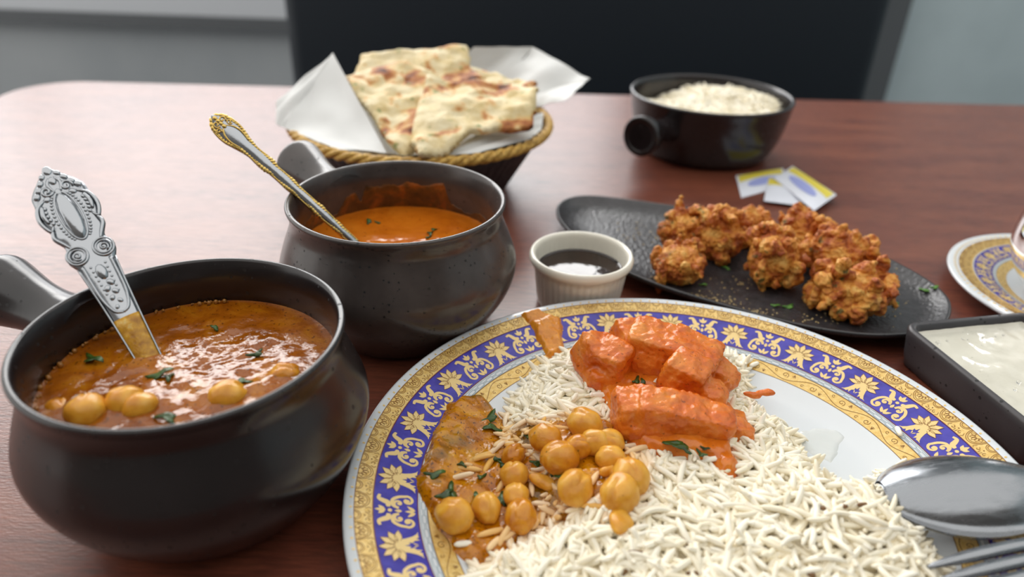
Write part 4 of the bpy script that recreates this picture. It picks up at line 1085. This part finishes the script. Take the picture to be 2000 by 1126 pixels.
for i, (x, y, sx, ang, lab) in enumerate([(1209, 1012, .0072, 1.45, 'pointed orange chickpea skin lying on the rice below the heap'), (1062, 940, .0058, -.3, 'ragged yellow chickpea skin between the heap and the oval half'), (1190, 920, .0036, .4, 'small yellow bit of chickpea on the heap')]):
    p = on_sauce(x, y, .0022); o = blob('chickpea_skin', [((p.x, p.y, p.z), (sx * 1.25, sx * .55, .0030), Euler((0, .15, ang)), 1), ((p.x + .002, p.y - .001, p.z), (sx * .6, sx * .6, .0024), Euler((.3, 0, ang)), 1)], .0006, 'chickpea', None, 2, ((220, .0008, 'n'),), i + 3)
    tag(o, lab, 'chickpea skin', 'chickpea skins on the plate')
for i, (x, y, s) in enumerate([(848, 925, .0040), (880, 960, .0046), (955, 815, .0044), (962, 835, .0040), (1085, 915, .0036), (980, 975, .0036), (930, 972, .0030), (1205, 930, .0030), (1075, 880, .0028), (1030, 850, .0026), (900, 905, .0026), (1047, 905, .0026), (868, 965, .0034), (985, 905, .0028), (970, 895, .0024), (940, 930, .0024), (1100, 935, .0030), (1060, 930, .0024)]):
    p = on_sauce(x, y, .0012); leaf('herb_leaf', (p.x, p.y, p.z), s, random.uniform(0, 6), 'herb', cs_, .15, 60 + i)
# stained grains caught in the sauce
rg = random.Random(3); pos = []; yaw = []; pit = []; kn = []; tn = []
for (x, y) in [(995, 860), (1010, 872), (985, 880), (1000, 845), (1015, 855), (965, 880), (975, 865), (1040, 838), (1055, 832), (1070, 830), (1090, 832), (920, 905), (935, 898), (945, 890), (955, 905), (985, 940), (1065, 985), (1150, 960), (1165, 975), (1130, 980), (1140, 985), (1160, 935), (1060, 1000), (1050, 1015), (1075, 1000), (1040, 1025), (985, 1045), (965, 1060), (1000, 1040), (960, 1040), (1185, 1000), (1110, 990), (1090, 1000), (1165, 990), (900, 930), (915, 915)]:
    p = on_sauce(x, y, .0006); pos.append(np.array(p)); yaw.append(rg.uniform(-.3, 1.2)); pit.append(rg.gauss(0, .25)); kn.append(rg.choice([0, 1, 2, 3])); k = rg.uniform(.35, .9); tn.append(WHITE * (1 - k) + STAIN * k)
V, Fc, T = grains(pos, yaw, pit, [0] * len(pos), kn, tn); o = mesh_obj('stained_rice', V, Fc, 'rice', cs_); set_tint(o, T); o['kind'] = 'stuff'

# chicken in orange sauce
TK_PX = [(1150, 745), (1150, 715), (1205, 690), (1260, 690), (1330, 690), (1400, 700), (1425, 730), (1415, 765), (1440, 790), (1470, 800), (1475, 830), (1455, 850), (1440, 880), (1450, 915), (1438, 935), (1410, 932), (1385, 905), (1340, 890), (1300, 885), (1262, 875), (1222, 855), (1198, 815), (1180, 785)]
TKP = pxpoly(TK_PX, .022)
def tk_base(X, Y): return food_z(X, Y) + .0004
ts = pool('orange_sauce', TKP, tk_base, 'tikka_plate', None, .0008, .0046, .006, (110, .0013), 8.0, .0030)
tag(ts, 'creamy orange sauce running down the rice under the chicken', 'sauce')
def chunk(name, parts, seed, label, voxel=.0009):
    prims = []
    for (x, y, dz, r, e, pw) in parts:
        p = on_food(x, y, dz); prims.append((tuple(p), r, Euler(e), pw))
    o = blob(name, prims, voxel, 'chicken', None, 1, ((70, .0012, 'n'), (200, .0008, 't'), (520, .0005, 'n')), seed)
    return tag(o, label, 'chicken', 'chicken pieces on the plate')
chunk('chicken_piece', [(1163, 692, .009, (.0100, .0085, .0100), (.25, .25, .5), .28), (1198, 708, .009, (.0085, .0085, .0110), (.1, -.25, .95), .3), (1182, 738, .003, (.011, .007, .006), (0, .2, .2), .7), (1145, 662, .014, (.004, .004, .004), (0, 0, 0), 1)], 1, 'blocky orange chicken cube at the left of the three pieces')
chunk('chicken_piece', [(1230, 660, .013, (.0085, .0095, .0085), (.25, .15, .25), .3), (1290, 672, .013, (.0165, .0110, .0080), (.12, .10, -.35), .25), (1350, 690, .012, (.0140, .0112, .0080), (.1, .22, -.45), .28), (1398, 735, .005, (.010, .009, .009), (0, .5, -.6), .5),
      (1285, 712, .006, (.015, .006, .008), (0, .1, -.3), .4)], 2, 'long pale-topped chicken strip along the back of the pile')
chunk('chicken_piece', [(1338, 732, .012, (.0105, .0092, .0105), (.15, .25, -.5), .28), (1375, 768, .007, (.0105, .0080, .0078), (0, .35, -.5), .4), (1318, 748, .009, (.005, .007, .008), (0, 0, 0), .6)], 3, 'small square chicken chunk resting in front of the long strip')
chunk('chicken_piece', [(1242, 802, .008, (.0110, .0095, .0105), (.1, 0, .2), .38), (1302, 806, .009, (.0150, .0095, .0095), (.15, .08, -.15), .32), (1368, 818, .007, (.0150, .0086, .0080), (.1, .18, -.2), .35), (1428, 834, .003, (.011, .0055, .005), (0, .3, -.3), .6), (1230, 782, .013, (.005, .005, .005), (0, 0, 0), 1), (1270, 835, .003, (.014, .007, .006), (0, 0, -.1), .6)], 4, 'thick tapering chicken piece at the front of the orange pile')
o = blob('chicken_shred', [((at(1470, 772, .016).x, at(1470, 772, .016).y, .0165), (.0052, .0018, .0018), Euler((0, .2, .1)), 1), ((at(1495, 768, .016).x, at(1495, 768, .016).y, .0165), (.0050, .0022, .0018), Euler((0, 0, -.05)), 1)], .0006, 'chicken', None, 2, ((300, .0006, 'n'),), 6)
tag(o, 'thin shred of chicken bent over the bare plate at the right', 'chicken')
for i, (x, y, s) in enumerate([(1318, 868, .0042), (1336, 875, .0034), (1243, 742, .0026), (1370, 885, .0026), (1377, 875, .0018), (1255, 745, .0020), (1400, 715, .0020), (1385, 830, .0024)]):
    p = on_food(x, y, .0056); leaf('herb_leaf', (p.x, p.y, p.z), s, random.uniform(0, 6), 'herb', ts, .1, 90 + i)
# smear on the rim
SM = pxpoly([(1012, 610), (1030, 602), (1052, 598), (1060, 610), (1098, 616), (1102, 640), (1104, 660), (1085, 672), (1068, 672), (1050, 650), (1035, 630)], .0192)
SM = [(PC.x + (x - PC.x) * min(1, .1462 / math.hypot(x - PC.x, y - PC.y)), PC.y + (y - PC.y) * min(1, .1462 / math.hypot(x - PC.x, y - PC.y))) for x, y in SM]
o = pool('sauce_smear', SM, plate_z, 'drip', None, .0006, .0030, .004, (170, .0012), 2.0, .0008); tag(o, 'thick orange sauce smear hanging on the far plate rim', 'sauce')
OILP = pxpoly([(1560, 840), (1590, 832), (1635, 838), (1650, 855), (1640, 885), (1625, 905), (1590, 890), (1565, 870)], .005)
m = Mat('thin_oily_liquid', '#d3d6d4', .04, 0, .5); MT['oil'] = m.m
o = pool('oily_puddle', OILP, plate_z, 'oil', None, .0008, .0006, .004, (200, .0002), 6.0, .0006); tag(o, 'clear oily puddle on the bare white part of the plate', 'liquid')

# ------------------------------------------------------------------ spoon and fork at the right of the plate
def dome(tipx, tipy, L, W, z0, ang, hgt, thick=.0014):
    """upturned spoon bowl, back of the bowl upward"""
    ca, sa_ = math.cos(ang), math.sin(ang); n, mrow = 30, 18; V = []; Fc = []
    def pt(s, t, inner):
        hw = W * .5 * (max(0, math.sin(pi * min(1, .02 + .98 * s) ** .82))) ** .55; hw = max(hw, .0035 * min(1, s * 8)) if s > .5 else hw
        zz = hgt * max(0, 1 - t * t) ** .62 * (math.sin(pi * min(1, .06 + s * .80)) ** .75) + .004 * s * s; zz = max(zz - (thick if inner else 0), -.0004 if not inner else -.001)
        u = L * s; v = t * hw; return (tipx + u * ca - v * sa_, tipy + u * sa_ + v * ca, z0 + zz)
    for inner in (False, True):
        for i in range(n + 1):
            for k in range(mrow + 1): V.append(pt(i / n, -1 + 2 * k / mrow, inner))
    M_ = mrow + 1; half = (n + 1) * M_
    for i in range(n):
        for k in range(mrow):
            q = (i * M_ + k, (i + 1) * M_ + k, (i + 1) * M_ + k + 1, i * M_ + k + 1); Fc.append(q); Fc.append(tuple(half + x for x in reversed(q)))
        for k in (0, mrow):
            a_, c_ = i * M_ + k, (i + 1) * M_ + k; Fc.append((a_, c_, half + c_, half + a_))
    return V, Fc
SPZ = .0208
tp = at(1722, 965, SPZ)
ts_ = thing('table_spoon', 'large steel spoon lying bowl-down on the right of the plate', 'spoon', (tp.x, tp.y, SPZ))
SA = math.radians(-1.5)
mesh_obj('spoon_bowl', *dome(tp.x, tp.y, .074, .0425, SPZ, SA, .0150), 'steel', ts_)
hp = [(tp.x + u * math.cos(SA), tp.y + u * math.sin(SA), SPZ + z) for u, z in smooth_profile([(.066, .0042), (.08, .0062), (.10, .0085), (.13, .0085), (.17, .005), (.20, .003)], 5)]
mesh_obj('handle', *tube(hp, [.0045 + .0035 * max(0, (i / len(hp) - .4)) for i in range(len(hp))], 14, True, .35, (0, 0, 1)), 'steel', ts_)
fk = at(1805, 1108, .0215); fkt = thing('fork', 'steel fork lying beside the spoon at the lower right corner', 'fork', tuple(fk))
FA = math.radians(12)
def fkp(u, v, w): return (fk.x + u * math.cos(FA) - v * math.sin(FA), fk.y + u * math.sin(FA) + v * math.cos(FA), fk.z + w)
for i in range(4):
    v = -.0062 * i; path = [fkp(u, v * (1 if u < .04 else .95), w) for u, w in smooth_profile([(.0 + .001 * abs(i - 1.5), 0), (.015, .0022), (.035, .0042), (.05, .0046), (.058, .0042)], 5)]
    n_ = len(path); mesh_obj('tine', *tube(path, [min(.0027, .0008 + .0003 * k) for k in range(n_)], 10, True, .8), 'steel', fkt)
mesh_obj('fork_neck', *tube([fkp(u, -.0093, w) for u, w in ((.054, .0044), (.062, .004), (.075, .0045), (.09, .006), (.12, .008))], [.0115, .0118, .0105, .006, .0036], 16, True, .18, (0, 0, 1)), 'steel', fkt)
mesh_obj('handle', *tube([fkp(u, -.0093, w) for u, w in ((.115, .0078), (.14, .0075), (.17, .005), (.19, .003))], [.0036, .0042, .006, .007], 12, True, .35, (0, 0, 1)), 'steel', fkt)

# ------------------------------------------------------------------ bread basket
BC = Vector((-.083, .612, 0)); BR = .1095; BZ = .0585
bk = thing('bread_basket', 'round dark basket with a plaited straw rim holding naan', 'basket', BC)
bp = [(0, .004), (.06, .003), (.066, 0), (.070, .0), (.0755, .006), (.085, .022), (.097, .042), (BR - .002, BZ - .002), (BR - .004, BZ - .001), (.094, .042), (.082, .022), (.072, .008), (.06, .007), (0, .007)]
def weave(a, r, z): return r + (.0008 * math.sin(a * 60 + (z * 900 // 1) * pi) if .071 < r < BR - .003 else 0)
mesh_obj('basket_wall', *lathe(bp, 240, BC, weave), 'wicker', bk)
for s in range(3):       # three strands plaited around the rim
    path = []; n_ = 264
    for i in range(n_ + 1):
        a = 2 * pi * i / n_; ph = a * 22 + 2 * pi * s / 3; path.append((BC.x + (BR + .0022 * math.cos(ph)) * math.cos(a), BC.y + (BR + .0022 * math.cos(ph)) * math.sin(a), BZ + .0022 * math.sin(ph)))
    mesh_obj('rim_strand', *tube(path, .0025, 7, False), 'straw', bk)
# parchment liner
def patch(b, C, nu=14, nv=14, bulge=0.0, th=.0004, wav=0.0, seed=0):
    """curved sheet between four corners (a,b,c,d in order), double sided with thickness"""
    A, B_, C_, D_ = [Vector(c) for c in C]; nrm = (B_ - A).cross(D_ - A).normalized(); V = []; Fc = []
    for side in (0, 1):
        for i in range(nu + 1):
            for j in range(nv + 1):
                u, v = i / nu, j / nv; p = A * (1 - u) * (1 - v) + B_ * u * (1 - v) + C_ * u * v + D_ * (1 - u) * v
                p = p + nrm * (bulge * math.sin(pi * u) * math.sin(pi * v) + wav * noise.noise(Vector((u * 3 + seed, v * 3, seed))) - side * th); V.append(tuple(p))
    M_ = nv + 1; half = (nu + 1) * M_
    for i in range(nu):
        for j in range(nv):
            q = (i * M_ + j, (i + 1) * M_ + j, (i + 1) * M_ + j + 1, i * M_ + j + 1); Fc.append(q); Fc.append(tuple(half + x for x in reversed(q)))
    b.add(V, Fc)
def rimp(a, dr=-.006, dz=.0035): a = math.radians(a); return Vector((BC.x + (BR + dr) * math.cos(a), BC.y + (BR + dr) * math.sin(a), BZ + dz))
def lowp(a, r=.055, z=.012): a = math.radians(a); return Vector((BC.x + r * math.cos(a), BC.y + r * math.sin(a), z))
pl_b = MB()
for k in range(12): patch(pl_b, (lowp(k * 30), rimp(k * 30), rimp(k * 30 + 30), lowp(k * 30 + 30)), 8, 6, -.002, wav=.002, seed=k)
V, Fc = lathe([(0, .0125), (.03, .012), (.0552, .0122)], 24, BC); pl_b.add(V, Fc)
LT = Vector(at(650, 103, .108)); patch(pl_b, (rimp(205, .006, .004), LT, rimp(262, -.012, .001), rimp(240, -.002, .003)), 16, 16, .006, wav=.003, seed=2)
patch(pl_b, (rimp(120, .0, .004), rimp(150, .004, .02), LT, rimp(204, .007, .006)), 12, 12, .004, wav=.003, seed=3)
patch(pl_b, (rimp(200, .012, .0045), rimp(205, .006, .004), LT, rimp(190, .010, .018)), 10, 10, .002, wav=.002, seed=4)
RT = Vector(at(1152, 153, .083)); TT_ = Vector(at(1040, 92, .100)); T2 = Vector(at(925, 92, .100))
patch(pl_b, (rimp(95, -.02, -.005), T2, TT_, rimp(55, -.01, .005)), 14, 14, .008, wav=.005, seed=5)
patch(pl_b, (rimp(55, -.01, .005), TT_, RT, rimp(22, .0, .004)), 14, 14, -.006, wav=.005, seed=6)
patch(pl_b, (rimp(22, -.004, .004), Vector(at(1105, 195, .075)), RT, rimp(40, -.002, .006)), 10, 10, .003, wav=.003, seed=8)
patch(pl_b, (rimp(345, -.003, .004), rimp(8, -.003, .006), on(940, 255, .062, .53, .1), rimp(285, -.004, .0035)), 14, 14, .004, wav=.003, seed=7)
patch(pl_b, (rimp(345, -.003, .004), rimp(285, -.004, .0035), rimp(300, -.001, .0045), rimp(330, -.001, .0045)), 10, 8, .002, wav=.001, seed=9)
tag(pl_b.build('paper_liner', 'paper', None), 'white parchment sheet with pointed corners lining the bread basket', 'paper')
def naan(poly_px, z0, y0, k, label, th=.007, seed=1):
    P3 = [on(x, y, z0, y0, k) for x, y in poly_px]; o_ = P3[0]; e1 = Vector((1, 0, 0)); e2 = Vector((0, 1, k)).normalized(); e3 = e1.cross(e2)
    P2_ = [((p - o_).dot(e1), (p - o_).dot(e2)) for p in P3]; P = np.array(P2_); lo, hi = P.min(0) - .002, P.max(0) + .002; cell = .0022
    nx, ny = int((hi[0] - lo[0]) / cell) + 2, int((hi[1] - lo[1]) / cell) + 2
    X, Y = np.meshgrid(lo[0] + np.arange(nx) * cell, lo[1] + np.arange(ny) * cell); D = poly_sd(P, X, Y); keep = D > -.0005
    ck = keep[:-1, :-1] & keep[1:, :-1] & keep[:-1, 1:] & keep[1:, 1:]; idx = np.arange(X.size).reshape(X.shape); J, I = np.nonzero(ck)
    F1 = np.stack([idx[J, I], idx[J, I + 1], idx[J + 1, I + 1], idx[J + 1, I]], 1)
    puff = th * .5 * np.sqrt(np.clip((D + .0006) / .006, 0, 1)); wv = fbm(X, Y, 28, seed, 2) * .006 + fbm(X, Y, 75, seed + 4, 2) * .0022
    def W(z): return np.array(o_)[None] + X.ravel()[:, None] * np.array(e1) + Y.ravel()[:, None] * np.array(e2) + z.ravel()[:, None] * np.array(e3)
    VV = np.concatenate([W(wv + puff), W(wv * .8 - puff)]); n = X.size
    used = np.unique(np.concatenate([F1.ravel(), F1.ravel() + n])); rm_ = -np.ones(2 * n, int); rm_[used] = np.arange(len(used))
    FF = [tuple(f) for f in rm_[F1]] + [tuple(f) for f in rm_[(F1 + n)[:, ::-1]]]
    # side walls
    from collections import Counter
    ec = Counter()
    for f in F1:
        for a, c_ in zip(f, np.roll(f, -1)): ec[(int(a), int(c_))] += 1
    for (a, c_) in list(ec):
        if (c_, a) not in ec: FF.append((rm_[c_], rm_[a], rm_[a + n], rm_[c_ + n]))
    return tag(mesh_obj('naan_piece', VV[used], FF, 'naan'), label, 'bread', 'naan pieces in the basket')
naan([(670, 150), (720, 128), (790, 125), (860, 150), (850, 220), (815, 290), (790, 308), (762, 290), (725, 230), (690, 190)], .066, .53, .30, 'left naan piece with a dark brown blister beside the paper corner', .008, 1)
naan([(835, 150), (900, 160), (980, 165), (1052, 170), (1048, 215), (1040, 250), (960, 256), (920, 262), (880, 296), (820, 312), (800, 280), (815, 210)], .072, .53, .26, 'right naan piece with green herbs along its cut edge', .008, 3)
naan([(705, 112), (760, 104), (830, 98), (915, 92), (920, 130), (950, 160), (860, 190), (760, 185), (690, 160)], .060, .56, .36, 'naan piece at the back of the basket, highest of the pile', .008, 5)
naan([(890, 120), (960, 140), (1050, 165), (1040, 200), (960, 210), (880, 180)], .063, .56, .28, 'naan piece half hidden behind the right one', .007, 8)

# ------------------------------------------------------------------ rice pot at the back
QC = Vector((.195, .733, 0)); QR = .0815
rpot = thing('rice_pot', 'wide low dark brown handled pot of white rice at the back', 'pot', QC)
qp = smooth_profile([(0, .004), (.045, .0035), (.056, 0), (.060, 0), (.066, .006), (.0735, .022), (.078, .040), (.080, .053), (.0815, .0595), (.0805, .0612), (.0785, .0610), (.0768, .058), (.0745, .045), (.070, .026), (.060, .012), (.04, .009), (0, .009)], 4)
mesh_obj('body', *lathe([(max(0, r), z) for r, z in qp], 96, QC), 'pot_smooth', rpot)
HP2 = smooth_profile([(0, .016), (.15, .0125), (.4, .0105), (.62, .012), (.8, .0165), (.95, .0185), (1, .0175), (1, .014), (.985, .0125), (.98, .001)], 4)
mesh_obj('handle', *handle_mesh(QC, math.radians(229), .035, .068, .060, HP2, .06), 'pot_smooth', rpot)
RQ = [(QC.x + .0655 * math.cos(2 * pi * i / 40), QC.y + .0655 * math.sin(2 * pi * i / 40)) for i in range(40)]
def bowl_rice(X, Y):
    r = np.hypot(X - QC.x, Y - QC.y); a = np.arctan2(Y - QC.y, X - QC.x)
    return .050 + .006 * np.exp(-((X - QC.x - .02) ** 2 + (Y - QC.y - .02) ** 2) / .03 ** 2) - .014 * np.exp(-((X - QC.x + .045) ** 2 + (Y - QC.y - .04) ** 2) / .030 ** 2) + .004 * np.exp(-((X - QC.x - .05) ** 2 + (Y - QC.y + .0) ** 2) / .02 ** 2)
V, Fc, T = rice_heap('r', RQ, bowl_rice, 3000, lambda X, Y: bowl_rice(X, Y) - .006, 9)
V2, F2_ = lathe([(.070, .03), (.0725, .040), (.0735, .0445), (.05, .0435), (.02, .044), (0, .044)], 40, QC)
V2 = np.array(V2); V2[:, 2] = np.minimum(V2[:, 2], bowl_rice(V2[:, 0], V2[:, 1]) - .001)
o = mesh_obj('potted_rice', np.concatenate([V, V2]), Fc + [tuple(i + len(V) for i in f) for f in F2_], 'rice'); set_tint(o, np.concatenate([T, np.repeat([CREAM], len(V2), 0)]))
tag(o, 'white rice heaped inside the dark pot at the back', 'rice', None, 'stuff')

# ------------------------------------------------------------------ sweetener packets
def packet(corners, z, label, seed, blue=True):
    c = [Vector(at(x, y, z)) for x, y in corners]; o_ = sum(c, Vector()) / 4
    k = thing('sugar_packet', label, 'packet', (o_.x, o_.y, z), 'small paper packets behind the platter')
    A, B_, C_, D_ = c
    def S(u, v, w=0.0):
        p = A * (1 - u) * (1 - v) + B_ * u * (1 - v) + C_ * u * v + D_ * (1 - u) * v
        return (p.x, p.y, p.z + .0028 * (math.sin(pi * u) ** .6) * (math.sin(pi * v) ** .6) + w)
    def sheet(u0, u1, v0, v1, w, n=10):
        V = [S(u0 + (u1 - u0) * i / n, v0 + (v1 - v0) * j / n, w) for i in range(n + 1) for j in range(n + 1)]
        return V, [(i * (n + 1) + j, (i + 1) * (n + 1) + j, (i + 1) * (n + 1) + j + 1, i * (n + 1) + j + 1) for i in range(n) for j in range(n)]
    b = MB(); V, Fc = sheet(0, 1, 0, 1, 0, 14); n0 = len(V); b.add(V, Fc); Vb = [(x, y, z) for x, y, _ in V]; b.add([(x, y, z - .0004) for x, y, _ in V], [tuple(reversed(f)) for f in Fc])
    b.build('sachet', 'packet_white', k)
    m1 = MB(); m1.add(*sheet(.04, .96, .05, .38, .0002)); m1.build('yellow_band', 'packet_yellow', k)
    if blue:
        V = [S(.5, .6, .0003)] + [S(.5 + .32 * math.cos(a), .6 + .17 * math.sin(a), .0003) for a in [2 * pi * i / 24 for i in range(24)]]
        mesh_obj('blue_oval_print', V, [(0, 1 + i, 1 + (i + 1) % 24) for i in range(24)], 'packet_blue', k)
    return k
packet([(1437, 343), (1530, 328), (1535, 362), (1448, 386)], .0005, 'yellow-topped packet lying farthest left of the three packets', 1)
packet([(1500, 345), (1555, 360), (1570, 402), (1492, 392)], .0030, 'middle packet with a yellow strip under the right one', 2, False)
packet([(1548, 324), (1634, 380), (1590, 411), (1512, 348)], .0062, 'topmost white packet with a yellow edge and blue oval', 3)
